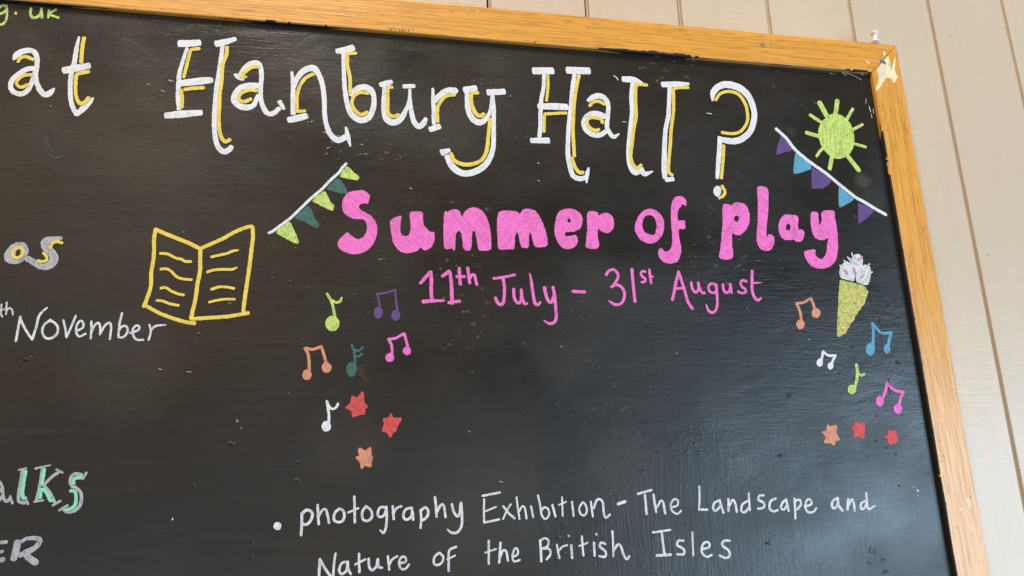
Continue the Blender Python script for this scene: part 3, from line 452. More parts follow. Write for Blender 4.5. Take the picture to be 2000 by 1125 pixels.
["star_drawing","peach","worn peach star below the red stars",[["F",-7298,-5389,-7242,-5432,-7201,-5395,-7175,-5400,-7170,-5480,-7154,-5510,-7173,-5547,-7166,-5589,-7188,-5613,-7211,-5592,-7252,-5587,-7261,-5620,-7280,-5619,-7290,-5552,-7342,-5505,-7330,-5485,-7296,-5484,-7316,-5426]],[]],
["music_note","white","small white joined notes at the right",[["s",-1751,-4364,33,-1774,-4429,33,-1796,-4491,33],["s",-1748,-4364,33,-1689,-4410,32,-1588,-4410,30],["s",-1592,-4416,30,-1629,-4466,31,-1657,-4515,31],["f",-1775,-4499,-1780,-4516,-1789,-4531,-1803,-4542,-1818,-4548,-1833,-4548,-1846,-4542,-1856,-4531,-1861,-4516,-1861,-4499,-1856,-4482,-1847,-4468,-1833,-4457,-1818,-4451,-1803,-4451,-1790,-4457,-1780,-4468,-1775,-4482],["f",-1637,-4542,-1642,-4557,-1651,-4569,-1663,-4579,-1677,-4584,-1691,-4583,-1704,-4579,-1713,-4569,-1718,-4557,-1719,-4542,-1714,-4528,-1705,-4515,-1693,-4506,-1679,-4501,-1664,-4501,-1652,-4506,-1642,-4515,-1637,-4528]],[]],
["music_note","lime","lime green single note at the right",[["s",-1320,-4528,39,-1321,-4614,39,-1346,-4713,37,-1389,-4811,37],["s",-1315,-4623,34,-1275,-4658,31,-1228,-4639,29],["f",-1373,-4829,-1380,-4849,-1393,-4866,-1410,-4879,-1430,-4886,-1449,-4886,-1467,-4879,-1480,-4866,-1487,-4848,-1488,-4828,-1481,-4808,-1468,-4791,-1451,-4778,-1431,-4771,-1411,-4771,-1394,-4778,-1380,-4791,-1373,-4809]],[]],
["music_note","pink","pink joined notes above the row of stars at the right",[["s",-934,-4758,38,-977,-4862,37,-1026,-4941,36],["s",-932,-4762,40,-848,-4839,39,-724,-4870,37],["s",-727,-4870,36,-774,-4938,37,-809,-5011,37],["f",-1016,-4975,-1023,-4996,-1036,-5015,-1053,-5029,-1072,-5036,-1092,-5036,-1108,-5028,-1120,-5014,-1127,-4995,-1126,-4973,-1119,-4952,-1107,-4933,-1090,-4919,-1070,-4912,-1051,-4912,-1034,-4919,-1022,-4934,-1016,-4953],["f",-781,-5070,-789,-5090,-802,-5108,-820,-5122,-840,-5129,-861,-5129,-878,-5121,-891,-5107,-898,-5089,-898,-5068,-891,-5048,-878,-5029,-860,-5016,-839,-5009,-819,-5009,-801,-5017,-788,-5030,-781,-5049]],[]],
["star_drawing","peach","peach star in the row at the right",[["F",-1826,-5236,-1784,-5268,-1701,-5246,-1698,-5270,-1719,-5340,-1680,-5431,-1744,-5439,-1767,-5503,-1807,-5467,-1896,-5462,-1896,-5442,-1869,-5390,-1914,-5337,-1904,-5319,-1852,-5322]],[]],
["star_drawing","red","red star in the middle of the row at the right",[["F",-1452,-5202,-1396,-5233,-1320,-5222,-1332,-5323,-1362,-5423,-1429,-5392,-1491,-5403,-1500,-5391,-1480,-5332,-1525,-5296,-1470,-5273]],[]],
["star_drawing","red","small red star nearest the frame",[["F",-1021,-5313,-971,-5341,-908,-5318,-907,-5390,-888,-5438,-923,-5455,-940,-5496,-983,-5484,-1034,-5503,-1041,-5429,-1085,-5405,-1076,-5393,-1026,-5382]],[]],
["music_note","sky","sky blue joined notes under the ice cream",[["s",-1007,-4004,42,-1016,-4122,41,-1053,-4295,41],["s",-1004,-4004,39,-905,-4121,37,-761,-4116,34],["s",-763,-4116,38,-810,-4214,39,-832,-4281,39],["f",-1031,-4331,-1039,-4359,-1055,-4383,-1075,-4401,-1098,-4411,-1120,-4411,-1139,-4401,-1153,-4383,-1161,-4359,-1160,-4331,-1151,-4303,-1136,-4278,-1116,-4260,-1093,-4250,-1071,-4250,-1051,-4260,-1037,-4278,-1030,-4303],["f",-810,-4327,-817,-4347,-829,-4365,-844,-4379,-861,-4386,-878,-4386,-893,-4379,-903,-4366,-909,-4348,-908,-4327,-902,-4307,-890,-4289,-875,-4276,-858,-4268,-841,-4268,-826,-4275,-815,-4289,-810,-4307]],[]],
["music_note","peach","peach joined notes left of the ice cream",[["s",-2026,-3763,37,-1994,-3866,37,-1990,-3972,36],["s",-2026,-3760,32,-1927,-3746,31,-1830,-3694,31],["s",-1826,-3693,38,-1799,-3757,38,-1789,-3837,37],["f",-1954,-4025,-1961,-4046,-1973,-4065,-1990,-4080,-2010,-4087,-2030,-4087,-2047,-4080,-2060,-4066,-2067,-4047,-2068,-4026,-2062,-4004,-2049,-3985,-2032,-3971,-2012,-3963,-1993,-3963,-1975,-3970,-1962,-3984,-1955,-4003],["f",-1717,-3880,-1724,-3902,-1737,-3921,-1755,-3936,-1776,-3944,-1797,-3944,-1816,-3937,-1830,-3922,-1838,-3903,-1838,-3882,-1831,-3860,-1818,-3840,-1800,-3826,-1779,-3818,-1758,-3817,-1739,-3825,-1725,-3839,-1717,-3858]],[]],
["ice_cream_drawing","cone","green ice cream cone with white scoops",[["F",-1381,-3440,-1200,-3476,-1020,-3526,-1013,-3585,-1022,-3639,-1090,-3753,-1199,-3872,-1309,-4002,-1404,-4119,-1502,-4183,-1532,-4171,-1506,-4004,-1463,-3806,-1414,-3569]],[["scallop_line","apricot",False,[["s",-1350,-3568,17,-1345,-3621,18,-1298,-3644,15,-1255,-3596,15],["s",-1336,-3562,15,-1285,-3525,15],["s",-1249,-3554,18,-1234,-3607,17,-1168,-3600,15,-1124,-3552,16,-1124,-3528,17],["s",-1126,-3582,18,-1104,-3641,17,-1045,-3640,15,-1010,-3585,16],["s",-1404,-3670,17,-1387,-3722,17,-1323,-3724,15,-1268,-3673,15],["s",-1235,-3655,18,-1218,-3708,18,-1174,-3719,15,-1117,-3682,15],["s",-1267,-3732,18,-1248,-3779,17,-1196,-3772,15,-1155,-3719,15],["s",-1155,-3719,18,-1131,-3771,17,-1089,-3747,15,-1069,-3705,16],["s",-1425,-3782,17,-1412,-3846,17,-1357,-3857,15,-1304,-3803,15],["s",-1329,-3845,17,-1304,-3885,16,-1251,-3873,15,-1211,-3826,15],["s",-1461,-3917,17,-1439,-3980,17,-1384,-3991,14,-1337,-3933,15],["s",-1350,-3979,17,-1315,-3996,15,-1263,-3949,15],["s",-1460,-4009,17,-1452,-4061,17,-1402,-4067,16],["s",-1401,-4061,16,-1370,-4066,14,-1340,-4031,15],["s",-1493,-4085,17,-1469,-4131,17,-1418,-4130,14,-1386,-4084,15]]],["scoop","cream",True,[["F",-1375,-3342,-1349,-3269,-1295,-3213,-1240,-3196,-1191,-3216,-1168,-3276,-1149,-3360,-1185,-3463,-1285,-3441,-1372,-3419],["F",-1166,-3142,-1120,-3098,-1060,-3091,-1019,-3120,-1010,-3187,-1026,-3248,-1082,-3310,-1131,-3372,-1166,-3385,-1168,-3276,-1189,-3204],["F",-1153,-3469,-1157,-3409,-1112,-3335,-1047,-3255,-977,-3229,-923,-3258,-915,-3330,-953,-3440,-991,-3507,-1074,-3497]]],["cream_tick","white",True,[["s",-1157,-3084,19,-1154,-3120,19],["s",-1228,-3138,19,-1191,-3192,19],["s",-1216,-3168,14,-1188,-3155,14],["s",-1287,-3188,19,-1264,-3208,19],["s",-1352,-3251,19,-1343,-3283,19],["s",-924,-3221,16,-957,-3249,16],["s",-902,-3330,16,-933,-3343,16]]],["sprinkle","pink",True,[["s",-1003,-3127,9,-1086,-3171,21],["s",-1289,-3315,19,-1266,-3363,27],["s",-1161,-3294,27,-1154,-3352,27],["s",-1029,-3369,18,-1079,-3410,18]]]]],
["book_drawing","yellow","yellow outline of an open book",[["s",-9489,-3062,39,-9497,-3171,39,-9483,-3361,38,-9493,-3549,38,-9485,-3698,38,-9512,-3834,39,-9531,-3911,39],["s",-9485,-3068,42,-9376,-3115,42,-9258,-3163,42,-9140,-3210,42,-9041,-3262,42],["s",-9021,-3264,41,-8920,-3210,41,-8808,-3148,41,-8672,-3058,42,-8557,-3004,42,-8509,-2996,42],["s",-8502,-3006,40,-8493,-3111,40,-8500,-3268,40,-8512,-3474,40,-8525,-3653,40,-8539,-3817,40,-8543,-3948,39],["s",-9026,-3271,41,-9018,-3386,41,-9011,-3525,41,-9026,-3664,41,-9033,-3813,41,-9051,-3949,41,-9060,-4035,41],["s",-9506,-3909,37,-9384,-3978,37,-9235,-4037,38,-9120,-4072,38,-9024,-4087,39],["s",-9050,-4041,39,-8899,-4027,39,-8729,-4013,40,-8604,-3992,40,-8496,-3969,40]],[["text_line","yellow",True,[["s",-9421,-3334,30,-9347,-3338,30,-9264,-3380,30,-9206,-3391,30,-9170,-3413,30,-9107,-3416,30],["s",-9401,-3507,30,-9345,-3502,30,-9292,-3532,28,-9236,-3587,29,-9167,-3610,30,-9087,-3615,30],["s",-9384,-3714,30,-9339,-3707,29,-9280,-3743,29,-9211,-3773,29,-9153,-3784,29],["s",-9412,-3847,29,-9350,-3855,29,-9281,-3881,29,-9195,-3898,29],["s",-8904,-3357,31,-8830,-3336,31,-8750,-3314,31,-8693,-3286,31,-8638,-3274,21],["s",-8933,-3526,31,-8866,-3502,31,-8750,-3493,31,-8687,-3492,31,-8638,-3469,20],["s",-8880,-3717,30,-8807,-3690,30,-8726,-3689,30,-8654,-3704,30],["s",-8893,-3858,27,-8809,-3834,28,-8741,-3823,28,-8640,-3821,28]]]]],
["painted_letter","silver","silver letter with yellow shading",[["f",-10813,-3256,-10751,-3250,-10700,-3300,-10688,-3366,-10709,-3433,-10761,-3478,-10830,-3483,-10883,-3459,-10909,-3402,-10892,-3336,-10855,-3283],["h",-10804,-3355,-10785,-3329,-10762,-3346,-10765,-3390,-10798,-3403]],[["letter_shading","yellow",True,[["s",-10769,-3307,28,-10736,-3345,27,-10744,-3390,31,-10781,-3420,33,-10823,-3404,28,-10832,-3363,29,-10811,-3326,32,-10779,-3306,33]]]]],
["painted_letter","silver","silver letter with yellow shading",[["s",-10403,-3194,39,-10473,-3211,69,-10535,-3233,85,-10539,-3288,76,-10483,-3345,81,-10441,-3403,76,-10456,-3470,87,-10529,-3508,73,-10609,-3474,61,-10685,-3425,60]],[["letter_shading","yellow",True,[["s",-10384,-3248,32,-10431,-3235,33,-10474,-3256,32,-10487,-3308,30],["s",-10546,-3362,29,-10509,-3405,28,-10511,-3442,32,-10560,-3455,32,-10587,-3444,31]]]]],
["painted_word","chalk","thin white month name with raised letters before it",[["s",-10867,-3911,16,-10859,-4009,15,-10843,-4037,15],["s",-10883,-3975,16,-10836,-3960,16],["s",-10822,-3889,16,-10813,-4013,16],["s",-10814,-3978,18,-10790,-3947,18,-10763,-3969,15,-10751,-4015,15],["s",-10680,-4035,23,-10685,-4148,23,-10689,-4284,23],["s",-10680,-4052,22,-10621,-4161,22,-10545,-4269,22],["s",-10543,-4265,23,-10523,-4146,23,-10507,-4019,24,-10447,-3940,18],["s",-10401,-4067,26,-10451,-4117,25,-10462,-4188,22,-10430,-4246,23,-10379,-4257,26,-10327,-4215,25,-10323,-4144,22,-10360,-4095,23,-10397,-4074,24],["s",-10281,-4066,20,-10252,-4158,20,-10236,-4242,20],["s",-10232,-4242,22,-10203,-4143,22,-10171,-4022,22],["s",-10142,-4178,23,-10091,-4142,23,-10093,-4092,20,-10121,-4071,24,-10148,-4114,22,-10150,-4185,20,-10117,-4234,22,-10059,-4206,23],["s",-10018,-4077,21,-10009,-4170,21,-10006,-4255,21],["s",-10008,-4198,22,-9987,-4127,23,-9952,-4091,23,-9928,-4141,21,-9924,-4212,21],["s",-9919,-4197,22,-9885,-4119,23,-9845,-4090,23,-9825,-4140,21,-9826,-4261,21],["s",-9736,-3988,22,-9750,-4110,21,-9747,-4236,21],["s",-9744,-4239,23,-9699,-4238,23,-9665,-4181,22,-9684,-4124,22,-9729,-4131,24,-9744,-4165,22],["s",-9638,-4195,24,-9569,-4166,23,-9556,-4130,21,-9586,-4116,24,-9616,-4152,22,-9611,-4209,21,-9573,-4263,22,-9508,-4266,23],["s",-9462,-4107,21,-9443,-4179,21,-9455,-4265,22],["s",-9442,-4165,23,-9402,-4121,24,-9304,-4106,16]],[]],
["painted_letter","silver","silver letter with mint green shading",[["s",-10719,-5678,32,-10680,-5646,31,-10652,-5662,27,-10629,-5709,27,-10614,-5784,27,-10582,-5831,29,-10548,-5804,32],["s",-10626,-5738,28,-10672,-5714,31,-10710,-5747,30,-10701,-5816,26,-10657,-5829,31,-10620,-5784,31],["s",-10553,-5784,21,-10526,-5851,21]],[]],
["painted_letter","silver","silver letter with mint green shading",[["s",-10510,-5542,19,-10446,-5529,19],["s",-10474,-5551,32,-10479,-5662,31,-10481,-5777,31,-10472,-5833,29,-10423,-5851,31],["s",-10414,-5814,21,-10390,-5861,21]],[["letter_shading","mint",True,[["s",-10445,-5558,34,-10452,-5662,34,-10451,-5755,33,-10434,-5805,31,-10418,-5806,35]]]]],
["painted_letter","silver","silver letter with mint green shading",[["s",-10364,-5532,22,-10240,-5504,15],["s",-10303,-5536,29,-10305,-5655,29,-10314,-5771,30,-10322,-5834,30],["s",-10338,-5842,19,-10263,-5831,19],["s",-10147,-5563,30,-10206,-5611,30,-10269,-5683,29],["s",-10178,-5546,20,-10121,-5578,20],["s",-10267,-5701,27,-10211,-5763,27,-10159,-5852,27],["s",-10170,-5880,24,-10109,-5842,24]],[["letter_shading","mint",True,[["s",-10286,-5538,32,-10287,-5621,32,-10291,-5685,32],["s",-10297,-5725,31,-10288,-5807,31],["s",-10280,-5728,30,-10238,-5762,29,-10203,-5830,29,-10186,-5837,31]]]]],
["painted_letter","silver","silver letter with mint green shading",[["s",-9909,-5584,24,-9934,-5640,24],["s",-9951,-5604,33,-10008,-5593,34,-10043,-5633,33,-10030,-5698,30,-9971,-5735,30,-9931,-5795,31,-9933,-5888,33,-9982,-5939,34,-10042,-5945,32,-10070,-5921,30],["s",-10110,-5928,24,-10043,-5887,24]],[["letter_shading","mint",True,[["s",-9949,-5630,31,-10002,-5635,32,-10014,-5661,30,-10005,-5682,28],["s",-10030,-5751,32,-9990,-5761,30,-9972,-5829,31,-9977,-5887,34,-10017,-5920,34,-10050,-5927,34]]]]],
["painted_letter","silver","silver capital letter",[["s",-10684,-6189,43,-10679,-6267,42,-10668,-6356,42],["s",-10684,-6189,31,-10588,-6202,32,-10535,-6199,32],["s",-10672,-6284,29,-10577,-6288,30,-10556,-6281,31],["s",-10662,-6361,43,-10567,-6360,43,-10542,-6353,44]],[]],
["painted_letter","silver","silver capital letter",[["s",-10441,-6205,55,-10441,-6278,66,-10451,-6349,56],["s",-10407,-6201,33,-10357,-6175,35,-10271,-6179,42,-10248,-6208,45,-10282,-6262,48,-10343,-6293,52,-10398,-6322,47],["s",-10368,-6305,48,-10314,-6356,59,-10261,-6395,57]],[]],
["bullet_dot","white","round white dot before the first line of text",[["f",-8054,-6155,-8055,-6168,-8061,-6180,-8071,-6188,-8082,-6192,-8095,-6192,-8108,-6186,-8118,-6177,-8125,-6165,-8128,-6152,-8126,-6138,-8120,-6127,-8111,-6118,-8099,-6114,-8086,-6115,-8074,-6120,-8063,-6129,-8056,-6141]],[]],
["painted_word","chalk","thin white word beside the round dot",[["s",-7858,-6039,27,-7854,-6150,27,-7857,-6249,27],["s",-7858,-6049,29,-7813,-6009,29,-7762,-6030,27,-7756,-6080,29,-7789,-6138,29,-7836,-6148,28,-7855,-6128,27],["s",-7705,-5963,25,-7698,-6057,25,-7688,-6151,25],["s",-7691,-6072,26,-7657,-6017,26,-7623,-6010,24,-7602,-6073,25,-7587,-6142,25],["s",-7490,-6008,27,-7533,-6051,27,-7538,-6113,26,-7499,-6139,26,-7454,-6129,27,-7436,-6079,27,-7451,-6026,26,-7483,-6010,25],["s",-7341,-5893,26,-7335,-6020,26,-7330,-6146,25],["s",-7399,-6049,21,-7297,-6009,21],["s",-7220,-5992,26,-7257,-6048,26,-7249,-6118,25,-7204,-6138,25,-7159,-6102,26,-7167,-6039,25,-7209,-6002,25],["s",-7027,-6012,25,-7076,-6010,26,-7101,-6066,26,-7081,-6105,25,-7036,-6088,26,-7018,-6042,26],["s",-7014,-6006,26,-7007,-6108,26,-7015,-6209,26,-7040,-6261,26,-7073,-6234,16],["s",-6948,-6002,26,-6942,-6072,26,-6937,-6130,26],["s",-6934,-6062,24,-6906,-6023,24,-6860,-6005,24],["s",-6770,-6027,26,-6820,-6045,26,-6839,-6108,26,-6806,-6141,25,-6760,-6117,26,-6747,-6067,26],["s",-6754,-6022,26,-6740,-6092,26,-6736,-6144,26],["s",-6661,-6051,24,-6654,-6134,24,-6660,-6229,24],["s",-6661,-6060,27,-6614,-6027,27,-6581,-6060,27,-6594,-6123,28,-6643,-6153,27],["s",-6510,-5927,27,-6500,-6024,27,-6494,-6121,26],["s",-6491,-6079,27,-6453,-6013,27,-6420,-6011,26,-6400,-6131,26],["s",-6332,-6004,27,-6312,-6083,26,-6272,-6129,25,-6249,-6087,27,-6240,-6007,27],["s",-6234,-5992,27,-6227,-6111,27,-6233,-6227,27,-6281,-6289,26,-6341,-6287,25,-6381,-6253,14]],[]],
["painted_word","chalk","long thin white word with a detached top bar on its capital",[["s",-6003,-5930,24,-5815,-5901,24],["s",-5987,-5964,22,-5992,-6081,22,-5992,-6201,22],["s",-5987,-6092,19,-5860,-6047,19],["s",-5984,-6201,23,-5829,-6176,24],["s",-5784,-6043,24,-5724,-6117,24,-5663,-6172,24],["s",-5700,-6026,20,-5744,-6090,20,-5788,-6173,20],["s",-5635,-5956,20,-5625,-6068,20,-5610,-6180,20],["s",-5609,-6098,22,-5575,-6050,22,-5548,-6071,23,-5534,-6176,23],["s",-5480,-6054,23,-5460,-6166,23],["s",-5398,-5944,23,-5378,-6051,23,-5367,-6143,23,-5327,-6191,21,-5283,-6147,23,-5294,-6087,23,-5336,-6072,22,-5363,-6101,22],["s",-5243,-6049,26,-5215,-6169,25],["s",-5132,-5972,21,-5134,-6165,21],["s",-5172,-6051,19,-5089,-6021,19],["s",-5023,-6023,23,-5013,-6170,23],["s",-4905,-6034,23,-4944,-6092,23,-4933,-6153,23,-4890,-6168,22,-4859,-6122,23,-4874,-6057,23,-4897,-6035,23],["s",-4810,-6030,24,-4797,-6185,23],["s",-4782,-6098,26,-4744,-6019,25,-4707,-6007,25,-4673,-6048,26,-4671,-6142,26,-4653,-6203,25,-4600,-6172,25]],[]],
["painted_dash","white","short white dash",[["s",-4500,-6064,32,-4417,-6042,32]],[]],
["painted_word","chalk","thin white capitalised word after the dash",[["s",-4265,-5965,25,-4103,-5929,25],["s",-4182,-5980,27,-4179,-6181,27],["s",-4081,-5980,27,-4074,-6083,27,-4066,-6165,27],["s",-4051,-6113,26,-4004,-6051,25,-3975,-6065,27,-3962,-6182,27],["s",-3886,-6123,22,-3812,-6105,23,-3799,-6054,25,-3840,-6036,22,-3886,-6086,24,-3877,-6158,24,-3820,-6194,22,-3771,-6162,23]],[]],
["painted_word","chalk","long thin white word before the last word of its line",[["s",-3528,-5907,25,-3537,-6032,25,-3555,-6139,25],["s",-3557,-6156,25,-3457,-6162,25],["s",-3308,-6067,25,-3365,-6093,26,-3386,-6148,28,-3358,-6177,25,-3303,-6137,25],["s",-3296,-6064,28,-3287,-6124,28,-3267,-6201,28],["s",-3190,-6057,28,-3203,-6182,28],["s",-3186,-6127,26,-3136,-6066,25,-3110,-6116,28,-3103,-6200,28],["s",-2960,-6086,25,-3024,-6119,26,-3047,-6188,28,-3002,-6203,25,-2949,-6156,26],["s",-2934,-6003,26,-2939,-6094,26,-2940,-6185,26],["s",-2751,-6030,25,-2808,-6035,26,-2821,-6077,29,-2761,-6114,29,-2768,-6163,26,-2840,-6174,25],["s",-2604,-6070,25,-2671,-6096,27,-2697,-6172,29,-2654,-6209,26,-2596,-6197,25],["s",-2481,-6088,26,-2530,-6122,27,-2553,-6178,29,-2515,-6193,25,-2481,-6155,27],["s",-2477,-6084,29,-2471,-6138,29,-2461,-6209,29],["s",-2371,-6078,29,-2379,-6198,29,-2389,-6296,29],["s",-2359,-6102,25,-2308,-6094,28,-2298,-6144,28,-2351,-6199,27],["s",-2237,-6168,25,-2163,-6145,27,-2177,-6094,28,-2219,-6104,27,-2249,-6174,29,-2221,-6232,28,-2156,-6234,25,-2109,-6193,26]],[]],
["painted_word","chalk","thin white word ending the line beside the frame",[["s",-1834,-6096,28,-1885,-6123,30,-1903,-6186,33,-1864,-6202,28,-1826,-6153,30],["s",-1817,-6092,33,-1815,-6175,33,-1777,-6234,33],["s",-1683,-6108,33,-1709,-6222,33],["s",-1686,-6173,28,-1633,-6110,26,-1617,-6168,31,-1620,-6239,30],["s",-1469,-6137,26,-1524,-6164,28,-1533,-6221,30,-1486,-6211,26,-1451,-6159,28],["s",-1436,-6051,31,-1446,-6174,31,-1434,-6229,27,-1343,-6192,18]],[]],
["painted_word","chalk","thin white word starting the lowest line",[["s",-7664,-6489,27,-7667,-6586,27,-7668,-6718,27],["s",-7657,-6504,26,-7604,-6589,26,-7552,-6658,26,-7535,-6689,26],["s",-7530,-6689,23,-7525,-6532,23,-7513,-6441,23],["s",-7389,-6526,25,-7449,-6536,25,-7473,-6601,25,-7447,-6639,24,-7403,-6611,26,-7393,-6557,25],["s",-7392,-6529,25,-7382,-6600,25,-7358,-6643,24],["s",-7281,-6452,25,-7279,-6544,25,-7273,-6629,25],["s",-7316,-6554,21,-7216,-6510,21],["s",-7184,-6506,25,-7176,-6586,25,-7144,-6618,24,-7102,-6577,26,-7097,-6516,26],["s",-7092,-6514,25,-7080,-6590,25,-7048,-6598,24],["s",-6992,-6490,23,-6977,-6620,23],["s",-6974,-6571,21,-6946,-6523,21,-6895,-6495,21],["s",-6872,-6564,23,-6812,-6554,23,-6813,-6513,22,-6849,-6503,23,-6877,-6551,23,-6861,-6613,22,-6816,-6622,23,-6777,-6581,24]],[]],
["painted_word","chalk","thin white word of two letters in the lowest line",[["s",-6469,-6483,24,-6515,-6518,24,-6522,-6580,23,-6483,-6601,23,-6436,-6572,24,-6429,-6520,24,-6460,-6486,23],["s",-6289,-6431,23,-6349,-6451,24,-6369,-6488,24,-6370,-6588,24,-6371,-6662,24],["s",-6383,-6550,19,-6303,-6516,19]],[]],
["painted_word","chalk","thin white word of three small letters in the lowest line",[["s",-5946,-6386,25,-5949,-6507,24,-5951,-6614,24],["s",-5987,-6503,19,-5871,-6472,19],["s",-5821,-6411,25,-5831,-6512,25,-5840,-6607,25],["s",-5829,-6553,24,-5796,-6489,24,-5762,-6503,24,-5747,-6593,24],["s",-5688,-6557,21,-5642,-6534,22,-5640,-6485,22,-5669,-6475,22,-5697,-6544,22,-5683,-6602,21,-5620,-6592,21]],[]],
["painted_word","chalk","thin white word with two dotted letters in the lowest line",[["s",-5394,-6404,26,-5389,-6507,26,-5389,-6616,26],["s",-5389,-6410,21,-5342,-6386,21,-5301,-6414,23,-5317,-6472,22,-5370,-6486,21],["s",-5364,-6491,23,-5298,-6498,24,-5286,-6550,25,-5330,-6600,24],["s",-5211,-6457,23,-5201,-6528,23,-5189,-6593,23],["s",-5189,-6516,20,-5149,-6479,19,-5099,-6468,19],["s",-5054,-6470,26,-5049,-6600,25],["f",-5064,-6375,-5065,-6379,-5068,-6382,-5071,-6384,-5076,-6386,-5080,-6386,-5084,-6384,-5087,-6381,-5089,-6378,-5090,-6374,-5089,-6370,-5087,-6366,-5083,-6364,-5079,-6362,-5074,-6363,-5070,-6364,-5067,-6367,-5065,-6371],["s",-4931,-6384,23,-4929,-6489,23,-4923,-6580,23],["s",-4965,-6481,19,-4870,-6452,19],["s",-4799,-6455,26,-4799,-6586,26],["f",-4753,-6369,-4754,-6374,-4757,-6378,-4761,-6380,-4766,-6382,-4771,-6381,-4775,-6380,-4779,-6377,-4781,-6373,-4782,-6368,-4781,-6364,-4778,-6360,-4774,-6357,-4769,-6356,-4764,-6356,-4760,-6358,-4756,-6361,-4754,-6365],["s",-4670,-6474,24,-4720,-6459,24,-4736,-6497,26,-4675,-6553,26,-4685,-6604,24,-4749,-6595,23],["s",-4585,-6346,24,-4585,-6465,23,-4591,-6602,23],["s",-4581,-6546,26,-4533,-6487,25,-4498,-6508,27,-4474,-6588,27,-4442,-6642,25,-4411,-6611,26]],[]],
["painted_word","chalk","thin white word with a barred capital ending the lowest line",[["s",-4121,-6378,24,-3917,-6360,24],["s",-4017,-6385,27,-4012,-6503,27,-4005,-6603,27],["s",-4095,-6619,28,-3932,-6617,29],["s",-3770,-6480,24,-3830,-6478,25,-3849,-6524,27,-3778,-6567,27,-3783,-6620,25,-3857,-6616,24],["s",-3659,-6397,25,-3665,-6518,24,-3672,-6638,24],["s",-3565,-6579,24,-3477,-6560,25,-3473,-6516,27,-3515,-6505,24,-3560,-6550,27,-3564,-6617,27,-3515,-6659,24,-3452,-6642,24],["s",-3223,-6504,24,-3292,-6501,25,-3320,-6547,28,-3249,-6604,27,-3240,-6658,27,-3289,-6683,24,-3362,-6653,25]],[]],
["paint_speck","white","",[["F",-587,-468,-565,-462,-563,-483,-583,-492],["s",-888,-475,6,-784,-484,6,-668,-527,6,-603,-565,6],["s",-874,-500,4,-824,-513,4],["s",-1074,-499,6,-1049,-502,6],["s",-1032,-504,4,-1006,-506,4],["s",-551,-960,9,-548,-995,9,-539,-1045,9],["s",-538,-1071,6,-537,-1139,6],["s",-580,-851,5,-595,-921,5],["s",-499,-1000,6,-497,-1068,6],["F",-766,-6018,-729,-6037,-723,-6059,-752,-6055],["s",-806,-5995,6,-784,-6009,6],["F",-761,-6087,-743,-6079,-758,-6116],["F",-9092,-6028,-9076,-6035,-9075,-6065,-9090,-6060],["F",-8549,-5104,-8535,-5113,-8541,-5127],["F",-8053,-4811,-8040,-4814,-8043,-4827],["s",-9334,-4561,4,-9305,-4577,4],["s",-9060,-4595,4,-9018,-4600,4],["s",-4203,-797,14,-4168,-820,14,-4152,-851,14],["s",-5258,-2059,7,-5233,-2068,7],["s",-2969,-1236,10,-2902,-1241,10],["s",-4132,-1437,8,-4083,-1438,8]],[]],
["R_paint_chip","chipcream","",[["F",-162,-185,-157,-269,-156,-349,-169,-439,-130,-347,-90,-264,-56,-191,-67,-301,-91,-353,-93,-423,-85,-492,-52,-499,-86,-521,-122,-583,-160,-621,-174,-568,-192,-530,-235,-543,-262,-526,-302,-588,-368,-681,-442,-760,-451,-736,-440,-697,-393,-625,-376,-555,-374,-486,-380,-417,-296,-321,-209,-224]],[]],
["R_paint_chip","chipcream","",[["F",-232,-121,-211,-116,-197,-153,-208,-189,-244,-192]],[]],
["R_paint_chip","chipcream","",[["F",-553,-299,-473,-307,-469,-341,-507,-334]],[]],
["R_paint_chip","chiplilac","",[["F",-310,-342,-232,-355,-251,-436,-280,-517,-334,-542,-371,-525,-366,-466,-340,-404]],[]],
["R_paint_chip","chipblue","",[["F",-311,-263,-284,-254,-220,-285,-213,-314,-245,-342,-274,-309,-310,-288]],[]],
["R_paint_chip","chipblue","",[["f",-175,-323,-176,-327,-178,-331,-180,-334,-182,-335,-184,-335,-186,-334,-187,-331,-188,-328,-187,-324,-186,-320,-185,-316,-182,-313,-180,-311,-178,-311,-176,-313,-175,-315,-175,-319]],[]],
["R_paint_chip","chipcream","",[["F",-157,-6152,-106,-6133,-95,-6227,-130,-6294,-148,-6234]],[]],
["R_paint_chip","chipcream","",[["F",-287,-6263,-222,-6248,-227,-6290,-273,-6297]],[]],
["R_paint_chip","chipcream","top",[["F",-5980,-65,-5968,-38,-5953,-78,-5973,-82]],[]],
["R_paint_chip","chipcream","top",[["s",-7608,-270,7,-7576,-304,7]],[]],
["R_paint_chip","chipcream","top",[["s",-6065,-449,7,-6008,-411,7]],[]],
["ghost_mark","ghost","faint ghost of a wiped off letter",[["s",-10687,-2032,16,-10663,-2165,26,-10626,-2258,28,-10549,-2301,31,-10465,-2267,19],["s",-10664,-2069,21,-10630,-2179,21,-10583,-2239,22],["s",-10676,-2012,10,-10580,-2025,16]],[]],
["scrape_mark","scrape","pale brown scrape beside the teal note",[["s",-7338,-4546,5,-7273,-4544,5],["s",-7340,-4561,7,-7263,-4571,7],["s",-7338,-4580,6,-7286,-4590,6],["s",-7334,-4595,5,-7262,-4605,5],["s",-7339,-4613,6,-7281,-4620,6],["s",-7329,-4625,4,-7247,-4627,4],["s",-7333,-4639,5,-7271,-4649,5],["s",-7321,-4536,4,-7235,-4526,4],["s",-7290,-4654,6,-7202,-4713,4],["s",-7261,-4664,6,-7164,-4723,4],["s",-7270,-4693,4,-7182,-4752,4]],[]],
["chalk_haze","ghost","pale scuffs wiped across the board",[["s",-6507,-6075,5,-6183,-6035,10],["s",-956,-3524,7,-972,-3792,15],["s",-892,-3924,7,-916,-4317,15],["s",-904,-4701,7,-915,-4890,14]],[]],
